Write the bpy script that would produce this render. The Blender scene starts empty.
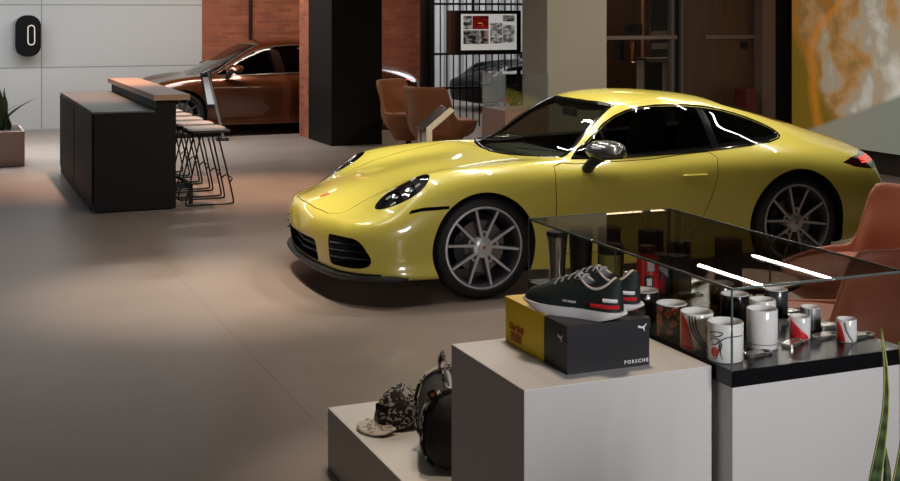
import bpy, bmesh, math, random
from mathutils import Vector, Matrix, Quaternion
from mathutils.bvhtree import BVHTree
from mathutils.geometry import tessellate_polygon
random.seed(7)
PI = math.pi
scene = bpy.context.scene
COL = scene.collection

# ------------------------------------------------------------------ materials
def mat(name, col=(.5,.5,.5), rough=.5, metal=0.0, coat=0.0, emis=None, estr=0.0, trans=0.0, ior=1.45, alpha=1.0, spec=.5, noise=0.0, nscale=8.0, bump=0.0, bscale=60.0, sheen=0.0, coat_rough=.03):
    m = bpy.data.materials.new(name); m.use_nodes = True
    nt = m.node_tree; b = nt.nodes['Principled BSDF']
    b.inputs['Base Color'].default_value = (*col, 1)
    b.inputs['Roughness'].default_value = rough
    b.inputs['Metallic'].default_value = metal
    b.inputs['Coat Weight'].default_value = coat
    b.inputs['Coat Roughness'].default_value = coat_rough
    b.inputs['Specular IOR Level'].default_value = spec
    b.inputs['IOR'].default_value = ior
    b.inputs['Transmission Weight'].default_value = trans
    b.inputs['Alpha'].default_value = alpha
    b.inputs['Sheen Weight'].default_value = sheen
    if emis: 
        b.inputs['Emission Color'].default_value = (*emis, 1); b.inputs['Emission Strength'].default_value = estr
    if noise > 0:
        tc = nt.nodes.new('ShaderNodeTexCoord'); n = nt.nodes.new('ShaderNodeTexNoise')
        n.inputs['Scale'].default_value = nscale; n.inputs['Detail'].default_value = 5
        nt.links.new(tc.outputs['Object'], n.inputs['Vector'])
        r = nt.nodes.new('ShaderNodeMapRange'); r.inputs['To Min'].default_value = 1-noise; r.inputs['To Max'].default_value = 1+noise
        nt.links.new(n.outputs['Fac'], r.inputs['Value'])
        mx = nt.nodes.new('ShaderNodeVectorMath'); mx.operation = 'SCALE'; mx.inputs[0].default_value = col
        nt.links.new(r.outputs['Result'], mx.inputs['Scale']); nt.links.new(mx.outputs['Vector'], b.inputs['Base Color'])
    if bump > 0:
        tc = nt.nodes.new('ShaderNodeTexCoord'); n = nt.nodes.new('ShaderNodeTexNoise')
        n.inputs['Scale'].default_value = bscale; n.inputs['Detail'].default_value = 4
        nt.links.new(tc.outputs['Object'], n.inputs['Vector'])
        bp = nt.nodes.new('ShaderNodeBump'); bp.inputs['Strength'].default_value = bump; bp.inputs['Distance'].default_value = .01
        nt.links.new(n.outputs['Fac'], bp.inputs['Height']); nt.links.new(bp.outputs['Normal'], b.inputs['Normal'])
    return m

def glassy(name, tint=(.97,1,.98), ior=1.5, rough=0.0, gcol=(1,1,1)):
    m = bpy.data.materials.new(name); m.use_nodes = True; n = m.node_tree.nodes; l = m.node_tree.links
    n.remove(n['Principled BSDF']); out = n['Material Output']
    t = n.new('ShaderNodeBsdfTransparent'); t.inputs['Color'].default_value = (*tint,1)
    g = n.new('ShaderNodeBsdfGlossy'); g.inputs['Color'].default_value = (*gcol,1); g.inputs['Roughness'].default_value = rough
    f = n.new('ShaderNodeFresnel'); ge = n.new('ShaderNodeNewGeometry'); mr = n.new('ShaderNodeMapRange'); mr.inputs['To Min'].default_value = ior; mr.inputs['To Max'].default_value = 1/ior; l.new(ge.outputs['Backfacing'], mr.inputs['Value']); l.new(mr.outputs['Result'], f.inputs['IOR']); x = n.new('ShaderNodeMixShader')
    l.new(f.outputs[0], x.inputs[0]); l.new(t.outputs[0], x.inputs[1]); l.new(g.outputs[0], x.inputs[2]); l.new(x.outputs[0], out.inputs['Surface']); return m
# ------------------------------------------------------------------ objects
def tag(o, label=None, cat=None, group=None, kind=None):
    if label: o['label'] = label
    if cat: o['category'] = cat
    if group: o['group'] = group
    if kind: o['kind'] = kind
    return o
def empty(name, loc=(0,0,0), rz=0.0, label=None, cat=None, group=None):
    o = bpy.data.objects.new(name, None); COL.objects.link(o)
    o.location = loc; o.rotation_euler = (0,0,rz); o.empty_display_size = .1
    return tag(o, label, cat, group)
def link(name, me, m=None, parent=None, loc=None, rot=None, smooth=False):
    o = bpy.data.objects.new(name, me); COL.objects.link(o)
    if m is not None:
        for x in (m if isinstance(m, (list, tuple)) else [m]): me.materials.append(x)
    if parent is not None: o.parent = parent
    if loc is not None: o.location = loc
    if rot is not None: o.rotation_euler = rot
    if smooth:
        for p in me.polygons: p.use_smooth = True
    return o
class MB:
    """collects shapes in one mesh"""
    def __init__(s): s.v = []; s.f = []; s.mi = []
    def add(s, vs, fs, mi=0):
        n = len(s.v); s.v += [tuple(v) for v in vs]; s.f += [tuple(i+n for i in f) for f in fs]; s.mi += [mi]*len(fs); return s
    def box(s, x0,y0,z0,x1,y1,z1, mi=0):
        vs = [(x0,y0,z0),(x1,y0,z0),(x1,y1,z0),(x0,y1,z0),(x0,y0,z1),(x1,y0,z1),(x1,y1,z1),(x0,y1,z1)]
        return s.add(vs, [(0,3,2,1),(4,5,6,7),(0,1,5,4),(1,2,6,5),(2,3,7,6),(3,0,4,7)], mi)
    def obox(s, c, ax, ay, az, mi=0):
        c = Vector(c); ax, ay, az = Vector(ax), Vector(ay), Vector(az)
        vs = [c+sx*ax+sy*ay+sz*az for sz in (-1,1) for sx,sy in ((-1,-1),(1,-1),(1,1),(-1,1))]
        return s.add(vs, [(0,3,2,1),(4,5,6,7),(0,1,5,4),(1,2,6,5),(2,3,7,6),(3,0,4,7)], mi)
    def tube(s, pts, r, n=8, closed=False, mi=0, caps=True, flat=1.0):
        pts = [Vector(p) for p in pts]; N = len(pts); rs = r if isinstance(r, (list,tuple)) else [r]*N
        rings = []; up = None
        for i,p in enumerate(pts):
            if closed: t = pts[(i+1)%N]-pts[i-1]
            else: t = pts[min(i+1,N-1)]-pts[max(i-1,0)]
            t.normalize()
            if up is None:
                up = Vector((0,0,1)) if abs(t.z) < .9 else Vector((1,0,0))
            a = t.cross(up); 
            if a.length < 1e-6: a = t.orthogonal()
            a.normalize(); b = a.cross(t).normalized(); up = b
            rings.append([p + rs[i]*(math.cos(2*PI*k/n)*a + flat*math.sin(2*PI*k/n)*b) for k in range(n)])
        vs = [v for rg in rings for v in rg]; fs = []
        M = N if closed else N-1
        for i in range(M):
            for k in range(n):
                j = (i+1)%N; fs.append((i*n+k, i*n+(k+1)%n, j*n+(k+1)%n, j*n+k))
        if not closed and caps:
            fs.append(tuple(range(n))[::-1]); fs.append(tuple((N-1)*n+k for k in range(n)))
        return s.add(vs, fs, mi)
    def lathe(s, prof, n=32, mi=0, axis='z', c=(0,0,0), mis=None):
        """prof: list of (r, h)"""
        vs = []; fs = []; P = len(prof)
        for (r,h) in prof:
            for k in range(n):
                a = 2*PI*k/n; x, y = r*math.cos(a), r*math.sin(a)
                v = {'z':(x,y,h), 'y':(x,h,-y), 'x':(h,x,y)}[axis]
                vs.append((v[0]+c[0], v[1]+c[1], v[2]+c[2]))
        base = len(s.f)
        for i in range(P-1):
            for k in range(n):
                fs.append((i*n+k, i*n+(k+1)%n, (i+1)*n+(k+1)%n, (i+1)*n+k))
        s.add(vs, fs, mi)
        if mis:
            for i in range(P-1):
                for k in range(n): s.mi[base+i*n+k] = mis[i]
        closed_prof = abs(prof[0][0]-prof[-1][0])+abs(prof[0][1]-prof[-1][1]) < 1e-6
        for idx, rev in ((0,True),(P-1,False)):
            if prof[idx][0] > 1e-5 and not closed_prof:
                q = tuple(range(idx*n, idx*n+n)); off = len(s.v)-len(vs)
                q = tuple(off+i for i in (q[::-1] if rev else q)); s.f.append(q); s.mi.append(mis[0 if idx==0 else -1] if mis else mi)
        return s
    def prism(s, poly, h0, h1, axis='z', mi=0):
        """poly 2D list; axis z:(x,y)->xy, y:(x,z), x:(y,z)"""
        def mk(p,h): return {'z':(p[0],p[1],h),'y':(p[0],h,p[1]),'x':(h,p[0],p[1])}[axis]
        n = len(poly); vs = [mk(p,h0) for p in poly]+[mk(p,h1) for p in poly]
        tri = tessellate_polygon([[Vector((p[0],p[1],0)) for p in poly]])
        fs = [tuple(t) for t in tri]+[tuple(i+n for i in t)[::-1] for t in tri]
        fs += [(i,(i+1)%n,(i+1)%n+n,i+n) for i in range(n)]
        return s.add(vs, fs, mi)
    def grid(s, rows, closed_u=False, closed_v=False, mi=0, flip=False):
        R = len(rows); C = len(rows[0]); vs = [p for r in rows for p in r]; fs = []
        for i in range(R if closed_v else R-1):
            for j in range(C if closed_u else C-1):
                a,b,c,d = i*C+j, i*C+(j+1)%C, ((i+1)%R)*C+(j+1)%C, ((i+1)%R)*C+j
                fs.append((a,b,c,d) if not flip else (d,c,b,a))
        return s.add(vs, fs, mi)
    def mesh(s, name='mesh', fix=True, merge=0.0):
        me = bpy.data.meshes.new(name); me.from_pydata(s.v, [], s.f)
        for p, i in zip(me.polygons, s.mi): p.material_index = i
        if fix or merge:
            bm = bmesh.new(); bm.from_mesh(me)
            if merge: bmesh.ops.remove_doubles(bm, verts=bm.verts, dist=merge)
            if fix: bmesh.ops.recalc_face_normals(bm, faces=bm.faces)
            bm.to_mesh(me); bm.free()
        me.update(); return me
    def build(s, name, m, parent=None, smooth=False, bevel=0.0, loc=None, rot=None, seg=2, angle=40, merge=0.0, sub=0):
        me = s.mesh(name, merge=merge); o = link(name, me, m, parent, loc, rot, smooth)
        if smooth and angle:
            me.set_sharp_from_angle(angle=math.radians(angle))
        if bevel > 0:
            b = o.modifiers.new('bevel','BEVEL'); b.width = bevel; b.segments = seg; b.limit_method = 'ANGLE'; b.angle_limit = math.radians(35)
            b.harden_normals = False
        if sub:
            q = o.modifiers.new('sub','SUBSURF'); q.levels = q.render_levels = sub
        return o
def children(o): return [c for c in bpy.data.objects if c.parent == o]
def copy_tree(o, parent=None):
    c = o.copy(); COL.objects.link(c); c.parent = parent
    for ch in KIDS(o): copy_tree(ch, c)
    return c
def KIDS(o): return list(o.children)
def rrect(x0,y0,x1,y1,r,n=5):
    pts = []
    for cx,cy,a0 in ((x1-r,y1-r,0),(x0+r,y1-r,90),(x0+r,y0+r,180),(x1-r,y0+r,270)):
        for k in range(n+1):
            a = math.radians(a0+90*k/n); pts.append((cx+r*math.cos(a), cy+r*math.sin(a)))
    return pts
def eval_mesh(o):
    dg = bpy.context.evaluated_depsgraph_get(); dg.update()
    e = o.evaluated_get(dg); return bpy.data.meshes.new_from_object(e, preserve_all_data_layers=True, depsgraph=dg)
def text_mesh(txt, size, depth=0.0006, font_space=1.0, align='CENTER', bold=0.0, shear=0.0):
    cu = bpy.data.curves.new('lettering','FONT'); cu.body = txt; cu.size = size; cu.extrude = depth; cu.align_x = align; cu.align_y = 'CENTER'
    cu.space_character = font_space; cu.offset = bold; cu.shear = shear; cu.resolution_u = 3
    o = bpy.data.objects.new('lettering', cu); COL.objects.link(o)
    me = eval_mesh(o); bpy.data.objects.remove(o); bpy.data.curves.remove(cu); return me
def catmull(pts, n=6, closed=False):
    pts = [Vector(p) for p in pts]; out = []; N = len(pts)
    for i in range(N if closed else N-1):
        p0 = pts[i-1] if (closed or i>0) else 2*pts[0]-pts[1]
        p1, p2 = pts[i], pts[(i+1)%N]
        p3 = pts[(i+2)%N] if (closed or i+2<N) else 2*pts[-1]-pts[-2]
        for k in range(n):
            t = k/n; out.append(.5*((2*p1)+(-p0+p2)*t+(2*p0-5*p1+4*p2-p3)*t*t+(-p0+3*p1-3*p2+p3)*t**3))
    if not closed: out.append(pts[-1])
    return out
CARM = dict(
 paint=mat('yellow_paint',(.63,.54,.09),.28,coat=1.0,coat_rough=.02), inner=mat('black_inner',(.006,.006,.006),.7),
 tyre=mat('tyre_rubber',(.012,.012,.012),.62), rim=mat('machined_rim',(.62,.62,.63),.32,metal=.35), rim_dark=mat('dark_rim',(.10,.10,.105),.4,metal=.3),
 crest=mat('crest_enamel',(.45,.10,.03),.3), disc=mat('disc_steel',(.22,.21,.21),.35,metal=1.0), caliper=mat('caliper_black',(.02,.02,.022),.4),
 trim=mat('dark_trim',(.016,.016,.017),.45), gloss_black=mat('gloss_black',(.006,.006,.006),.12,coat=.5), grille=mat('grille_black',(.03,.03,.032),.4),
 glass_side=glassy('tinted_glass',(.30,.31,.28)), glass_front=glassy('windscreen_glass',(.72,.76,.64)),
 lens=glassy('lamp_lens',(.85,.85,.85)), chrome=mat('chrome',(.7,.7,.7),.12,metal=1.0), drl=mat('daylight_lamp',(.7,.7,.7),.2),
 tail_dark=mat('tail_lens',(.02,.004,.004),.08,coat=1.0), tail_red=mat('tail_glow',(.6,.02,.02),.3,emis=(1,.05,.03),estr=2.0),
 mirror=mat('mirror_paint',(.05,.05,.053),.25,coat=1.0), dash=mat('cabin_leather',(.018,.018,.018),.6))
# ------------------------------------------------------------------ cars
def bs_basis(t): return ((1-t)**3/6, (3*t**3-6*t*t+4)/6, (-3*t**3+3*t*t+3*t+1)/6, t**3/6)
def bs_fit_1d(D, closed):
    """one correction so that the uniform cubic B-spline runs (nearly) through D"""
    N = len(D); C = [d.copy() for d in D]
    for _ in range(4):
        E = []
        for i in range(N):
            if closed: a, b = C[i-1], C[(i+1)%N]
            else:
                if i in (0, N-1): E.append(C[i]); continue
                a, b = C[i-1], C[i+1]
            E.append((a+4*C[i]+b)/6)
        C = [C[i]+(D[i]-E[i])*.85 for i in range(N)]
    return C
def bs_eval(C, closed, n):
    N = len(C); out = []
    for i in range(N if closed else N-1):
        q = []
        for k in (-1,0,1,2):
            j = i+k
            if closed: q.append(C[j % N])
            elif j < 0: q.append(2*C[0]-C[1])
            elif j >= N: q.append(2*C[-1]-C[-2])
            else: q.append(C[j])
        for k in range(n):
            b = bs_basis(k/n); out.append(q[0]*b[0]+q[1]*b[1]+q[2]*b[2]+q[3]*b[3])
    if not closed: out.append(C[-1].copy())
    return out
# loops p0..p12 as (x, y, z); x forward from the front axle, y to the left, z up
def reg(x, bottom, pts):
    z = pts[0][1]; L = [(x,0,bottom),(x,.5*pts[0][0],bottom)]
    return L+[(x,a,b) for a,b in pts]
POLE_F = (1.045,0,.36)
LOOPS = [
 [(1.0,0,.24),(1.0,.12,.24),(1.0,.22,.25),(1.01,.26,.29),(1.02,.27,.36),(1.032,.26,.42),(1.03,.22,.455),(1.025,.18,.47),(1.023,.14,.475),(1.022,.10,.477),(1.021,.07,.478),(1.02,.035,.479),(1.02,0,.48)],
 [(.97,0,.165),(.96,.30,.165),(.935,.52,.17),(.945,.57,.23),(.955,.59,.36),(.965,.57,.455),(.962,.51,.507),(.978,.42,.525),(.984,.34,.535),(.99,.26,.542),(.995,.17,.547),(1.0,.09,.55),(1.0,0,.552)],
 [(.9,0,.16),(.88,.42,.16),(.81,.75,.165),(.815,.80,.25),(.815,.822,.38),(.825,.805,.48),(.812,.755,.535),(.815,.65,.552),(.825,.53,.562),(.84,.42,.573),(.85,.28,.585),(.86,.14,.594),(.865,0,.598)],
 [(.66,0,.16),(.64,.45,.16),(.61,.87,.165),(.61,.897,.25),(.60,.907,.40),(.60,.892,.51),(.625,.845,.572),(.66,.735,.605),(.68,.60,.618),(.69,.47,.628),(.70,.31,.642),(.71,.15,.652),(.71,0,.656)],
 [(.46,0,.155),(.45,.45,.155),(.43,.89,.16),(.43,.914,.25),(.43,.921,.42),(.43,.908,.565),(.44,.862,.68),(.455,.765,.752),(.475,.63,.748),(.50,.49,.708),(.51,.33,.703),(.52,.16,.708),(.52,0,.713)],
 reg(.26,.15,[(.895,.16),(.915,.25),(.922,.45),(.913,.61),(.875,.745),(.775,.822),(.63,.822),(.48,.777),(.33,.762),(.16,.765),(0,.77)]),
 reg(0,.15,[(.87,.16),(.905,.25),(.924,.46),(.918,.64),(.878,.785),(.78,.852),(.63,.845),(.47,.813),(.32,.803),(.16,.807),(0,.81)]),
 reg(-.33,.14,[(.85,.16),(.892,.24),(.912,.47),(.91,.66),(.882,.79),(.79,.865),(.65,.868),(.48,.852),(.32,.845),(.16,.845),(0,.845)]),
 reg(-.62,.14,[(.84,.15),(.875,.22),(.898,.47),(.902,.67),(.882,.79),(.80,.862),(.69,.888),(.51,.915),(.34,.928),(.17,.934),(0,.936)]),
 reg(-.87,.14,[(.835,.15),(.865,.22),(.888,.47),(.896,.67),(.874,.79),(.80,.864),(.725,.935),(.635,1.025),(.43,1.075),(.21,1.09),(0,1.094)]),
 reg(-1.12,.14,[(.835,.15),(.865,.22),(.885,.47),(.893,.67),(.870,.79),(.80,.872),(.735,.975),(.645,1.10),(.52,1.20),(.27,1.240),(0,1.250)]),
 reg(-1.45,.14,[(.835,.15),(.865,.22),(.885,.47),(.894,.67),(.873,.80),(.805,.887),(.738,.995),(.655,1.12),(.54,1.232),(.29,1.284),(0,1.298)]),
 reg(-1.8,.14,[(.84,.15),(.87,.22),(.890,.47),(.900,.68),(.88,.82),(.80,.912),(.725,1.005),(.645,1.11),(.53,1.205),(.29,1.262),(0,1.280)]),
 reg(-2.12,.14,[(.85,.16),(.89,.24),(.912,.47),(.920,.67),(.905,.81),(.82,.915),(.71,.99),(.62,1.075),(.50,1.158),(.27,1.215),(0,1.236)]),
 reg(-2.46,.15,[(.87,.17),(.91,.26),(.930,.47),(.932,.66),(.915,.80),(.835,.893),(.71,.950),(.59,1.01),(.45,1.083),(.24,1.135),(0,1.155)]),
 reg(-2.8,.17,[(.87,.19),(.91,.29),(.925,.47),(.922,.64),(.895,.765),(.81,.855),(.69,.905),(.56,.945),(.42,.985),(.22,1.03),(0,1.048)]),
 reg(-3.08,.20,[(.83,.22),(.87,.31),(.892,.47),(.888,.63),(.855,.74),(.77,.812),(.64,.857),(.50,.89),(.36,.92),(.18,.948),(0,.96)]),
 [(-3.3,0,.24),(-3.28,.40,.24),(-3.24,.74,.26),(-3.25,.80,.34),(-3.26,.825,.47),(-3.25,.815,.62),(-3.22,.785,.715),(-3.22,.71,.78),(-3.25,.59,.82),(-3.27,.46,.845),(-3.29,.33,.86),(-3.30,.16,.872),(-3.30,0,.878)],
 [(-3.39,0,.32),(-3.38,.32,.32),(-3.34,.60,.33),(-3.345,.67,.38),(-3.36,.69,.48),(-3.36,.68,.60),(-3.35,.655,.68),(-3.36,.60,.745),(-3.37,.50,.775),(-3.38,.40,.787),(-3.39,.28,.795),(-3.40,.14,.80),(-3.40,0,.80)],
 [(-3.45,0,.42),(-3.45,.12,.42),(-3.445,.24,.425),(-3.445,.28,.45),(-3.445,.29,.52),(-3.45,.28,.60),(-3.475,.24,.66),(-3.47,.20,.69),(-3.465,.16,.70),(-3.465,.12,.705),(-3.465,.08,.71),(-3.465,.04,.71),(-3.465,0,.71)],
]
POLE_R = (-3.46,0,.55)
def pw(x, T):
    """piecewise linear map; T sorted by descending x"""
    if x >= T[0][0]: return x-T[0][0]+T[0][1]
    for (a,b),(c,d) in zip(T, T[1:]):
        if x >= c: return b+(x-a)*(d-b)/(c-a)
    return x-T[-1][0]+T[-1][1]
def car_surface(warp, nr, nc):
    ctrl = []
    for L in LOOPS:
        full = L+[(x,-y,z) for (x,y,z) in L[-2:0:-1]]
        ctrl.append([Vector(warp(p)) for p in full])
    nC = len(ctrl[0])
    rows = [[Vector(warp(POLE_F))]*nC]+ctrl+[[Vector(warp(POLE_R))]*nC]
    cols = [bs_fit_1d([r[j] for r in rows], False) for j in range(nC)]
    cols = [bs_eval(c, False, nr) for c in cols]
    R = len(cols[0]); out = []
    for i in range(R):
        ring = [cols[j][i] for j in range(nC)]
        out.append(bs_eval(bs_fit_1d(ring, True), True, nc))
    return out
def solid_mesh(rows):
    m = MB(); R = len(rows); C = len(rows[0])
    vs = [rows[0][0]]+[p for r in rows[1:-1] for p in r]+[rows[-1][0]]
    fs = []
    for j in range(C):
        fs.append((0, 1+(j+1)%C, 1+j))
        b = 1+(R-3)*C; fs.append((b+j, b+(j+1)%C, len(vs)-1))
    for i in range(R-3):
        for j in range(C):
            a = 1+i*C; fs.append((a+j, a+(j+1)%C, a+C+(j+1)%C, a+C+j))
    m.add(vs, fs); me = m.mesh('surface')
    bm = bmesh.new(); bm.from_mesh(me); bm.verts.ensure_lookup_table(); x1 = max(v.co.x for v in bm.verts); x0 = min(v.co.x for v in bm.verts)
    for it in range(60):
        new = {}
        for v in bm.verts:
            w = max(0, min(1, (v.co.x-(x1-.13))/.06), min(1, ((x0+.10)-v.co.x)/.05)) if (v.co.x > x1-.13 or v.co.x < x0+.10) else 0
            if w > 0:
                c = Vector(); k = 0
                for e in v.link_edges: c += e.other_vert(v).co; k += 1
                new[v] = v.co.lerp(c/k, .5*w)
        for v, c in new.items(): v.co = c
    bm.to_mesh(me); bm.free(); me.update(); return me
def boolean(me_a, me_b, op):
    a = bpy.data.objects.new('boolean_a', me_a); b = bpy.data.objects.new('boolean_b', me_b)
    COL.objects.link(a); COL.objects.link(b)
    md = a.modifiers.new('b','BOOLEAN'); md.operation = op; md.solver = 'EXACT'; md.object = b; md.material_mode = 'INDEX'
    r = eval_mesh(a)
    bpy.data.objects.remove(a); bpy.data.objects.remove(b)
    return r
def keep_faces(me, idx):
    bm = bmesh.new(); bm.from_mesh(me)
    bmesh.ops.delete(bm, geom=[f for f in bm.faces if f.material_index not in idx], context='FACES')
    bm.to_mesh(me); bm.free(); me.update(); return me
class Shape:
    def __init__(s, me):
        s.me = me; s.vs = [v.co.copy() for v in me.vertices]; s.vn = [v.normal.copy() for v in me.vertices]
        s.polys = [tuple(p.vertices) for p in me.polygons]
        s.bvh = BVHTree.FromPolygons(s.vs, s.polys)
    def normal(s, co):
        hit = s.bvh.find_nearest(co)
        if hit[0] is None: return None, 1
        q = s.polys[hit[2]]; w = Vector(); 
        for i in q: w += s.vn[i]/max((s.vs[i]-hit[0]).length, 1e-5)**1.5
        return w.normalized(), hit[3]
    def ray(s, o, d):
        h = s.bvh.ray_cast(Vector(o), Vector(d).normalized()); return h[0], h[1]
    def finish(s, me, mats, idx=(0,)):
        for m in mats: me.materials.append(m)
        for p in me.polygons: p.use_smooth = True
        me.update(); cache = {}; ns = []
        for p in me.polygons:
            for vi in p.vertices:
                if p.material_index in idx:
                    if vi not in cache: cache[vi] = s.normal(me.vertices[vi].co)
                    n, d = cache[vi]; ns.append(n if (n is not None and d < .004 and n.dot(p.normal) > .3) else p.normal.copy())
                else: ns.append(p.normal.copy())
        me.normals_split_custom_set(ns)
        return me
def both(poly, h0, h1, axis='y', mi=1, m=None):
    m = m or MB(); m.prism(poly, h0, h1, axis, mi); m.prism(poly, -h1, -h0, axis, mi); return m
def smooth_poly(pts, n=4): return [(p[0],p[1]) for p in catmull([(a,b,0) for a,b in pts], n, True)]
def inset(poly, d):
    n = len(poly); A = sum(poly[i][0]*poly[(i+1)%n][1]-poly[(i+1)%n][0]*poly[i][1] for i in range(n)); s = 1 if A > 0 else -1; out = []
    for i in range(n):
        p0, p1, p2 = Vector(poly[i-1]), Vector(poly[i]), Vector(poly[(i+1)%n])
        e = (p1-p0).normalized()+(p2-p1).normalized(); e = e.normalized() if e.length > 1e-6 else (p2-p1).normalized()
        out.append((p1.x-s*e.y*d, p1.y+s*e.x*d))
    return out
# outlines in the side view (x, z)
DLO = [(-.70,.880),(-.78,.925),(-.86,.975),(-.94,1.035),(-1.02,1.092),(-1.12,1.142),(-1.22,1.176),(-1.33,1.196),(-1.45,1.205),(-1.6,1.204),(-1.72,1.199),(-1.86,1.186),(-1.96,1.171),(-2.05,1.152),(-2.17,1.119),(-2.28,1.083),(-2.36,1.05),(-2.42,1.020),(-2.45,1.0),(-2.46,.985),(-2.452,.97),(-2.42,.960),(-2.3,.943),(-2.1,.928),(-1.88,.914),(-1.5,.896),(-1.15,.886),(-.90,.881)]
WIN_SIDE = [(-.75,.884),(-.86,.975),(-1.02,1.092),(-1.22,1.176),(-1.45,1.205),(-1.72,1.199),(-1.795,1.193),(-1.805,.912),(-1.5,.895),(-1.15,.886)]
WIN_QUARTER = [(-1.865,1.184),(-2.05,1.152),(-2.28,1.083),(-2.42,1.020),(-2.455,.990),(-2.43,.962),(-2.3,.942),(-2.1,.926),(-1.88,.914)]
DOOR = [(-.53,.845),(-.515,.6),(-.52,.34),(-.58,.262),(-.8,.25),(-1.45,.25),(-1.6,.33),(-1.69,.48),(-1.77,.68),(-1.79,.80),(-1.755,.895),(-1.3,.862),(-.9,.856),(-.7,.853)]
def make_wheel(name, R, rr, side, M, parent, loc, lod=1):
    """wheel with its own tyre and brake; axle along local y, outer face towards +y*side"""
    w = empty(name, loc); w.parent = parent
    n = 64 if lod else 32
    T = MB(); hw = .122 if R < .35 else .15
    prof = [(rr+.002,-hw*.86),(rr+.02,-hw),(R-.06,-hw*1.04),(R-.02,-hw*.93),(R,-hw*.72),(R+.001,0),(R,hw*.72),(R-.02,hw*.93),(R-.06,hw*1.04),(rr+.02,hw*1.0),(rr+.002,hw*.88),(rr-.012,hw*.80),(rr-.012,-hw*.8),(rr+.002,-hw*.86)]
    T.lathe(prof[::-1], n, axis='y'); T.build('tyre', M['tyre'], w, smooth=True, angle=50)
    yo = hw*.90*side
    Rm = MB()
    Rm.lathe([(rr+.004,yo),(rr+.004,yo-.006*side),(rr-.012,yo-.012*side),(rr-.024,yo-.06*side),(rr-.03,-yo),(rr-.034,-yo),(rr-.03,yo-.06*side),(rr-.017,yo-.008*side),(rr-.010,yo+.002*side),(rr+.004,yo)], n, axis='y', mis=[0,0,0,1,1,1,1,1,0])
    # five forks of two spokes
    for k in range(5):
        a0 = 2*PI*k/5+PI/2+.10
        for s_ in (-1,1):
            ai, ao = a0+s_*math.radians(11), a0+s_*math.radians(18)
            ri, ro = .062, rr-.012
            def P(r,a,dy): return Vector((r*math.cos(a), yo-dy*side, r*math.sin(a)))
            for (w0,w1,dp0,dp1,mi) in ((.0105,.0065,.018,.004,0),(.015,.011,.0225,.010,1)):
                p0, p1 = P(ri,ai,dp0), P(ro,ao,dp1); pm = (p0+p1)/2+Vector((0,-.004*side,0))
                d = (p1-p0).normalized(); t = Vector((0,side,0)).cross(d).normalized(); dep = Vector((0,-(.010 if mi==0 else .034)*side,0))
                vs = []
                for p, wd in ((p0,w0),(pm,(w0+w1)/2*.9),(p1,w1)):
                    vs += [p-t*wd, p+t*wd, p+t*wd+dep, p-t*wd+dep]
                Rm.add(vs, [(0,1,5,4),(4,5,9,8),(1,2,6,5),(5,6,10,9),(3,0,4,7),(7,4,8,11),(2,3,7,6),(6,7,11,10),(0,3,2,1),(8,9,10,11)], mi)
    # hub star
    Rm.lathe([(.0,yo-.012*side),(.030,yo-.012*side),(.040,yo-.018*side),(.066,yo-.021*side),(.072,yo-.03*side),(.072,yo-.10*side),(0,yo-.10*side)], 30, axis='y', mi=0)
    for k in range(5):
        a = 2*PI*k/5+PI/2+.10
        # a small ring closes each fork round its bolt hole
        c = Vector((.083*math.cos(a), yo-.020*side, .083*math.sin(a))); e = Vector((math.cos(a),0,math.sin(a))); t = Vector((-math.sin(a),0,math.cos(a)))
        Rm.tube([c+e*.024*math.cos(q)+t*.0165*math.sin(q) for q in [2*PI*i/14 for i in range(14)]], .0065, 6, closed=True, mi=0)
        Rm.lathe([(.010,yo-.016*side),(.010,yo-.04*side)], 8, axis='y', c=c*1.0-Vector((0,c.y,0)), mi=1)
    Rm.build('rim', [M['rim'], M['rim_dark']], w, smooth=True, angle=30)
    if lod:
        cap = MB(); cap.lathe([(0,yo-.004*side),(.022,yo-.006*side),(.028,yo-.012*side),(.028,yo-.02*side)], 24, axis='y'); cap.build('hub_cap', M['rim'], w, smooth=True)
        cr = MB(); cr.prism([(-.011,.013),(.011,.013),(.011,-.003),(0,-.015),(-.011,-.003)], yo-.003*side, yo-.006*side, 'y'); cr.build('crest', M['crest'], w)
    D = MB(); D.lathe([(.09,yo-.075*side),(.172,yo-.075*side),(.172,yo-.11*side),(.09,yo-.11*side)], 40, axis='y'); D.build('brake_disc', M['disc'], w, smooth=True, angle=30)
    Cq = MB(); a0 = (0.2 if side else 0)
    pts = [(r*math.cos(a), r*math.sin(a)) for r,a in [(.118,q) for q in (-.5,-.25,0,.25,.5)]+[(.195,q) for q in (.5,.25,0,-.25,-.5)]]
    Cq.prism(pts, yo-.055*side, yo-.125*side, 'y'); Cq.build('brake_caliper', M['caliper'], w, bevel=.006)
    return w
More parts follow.
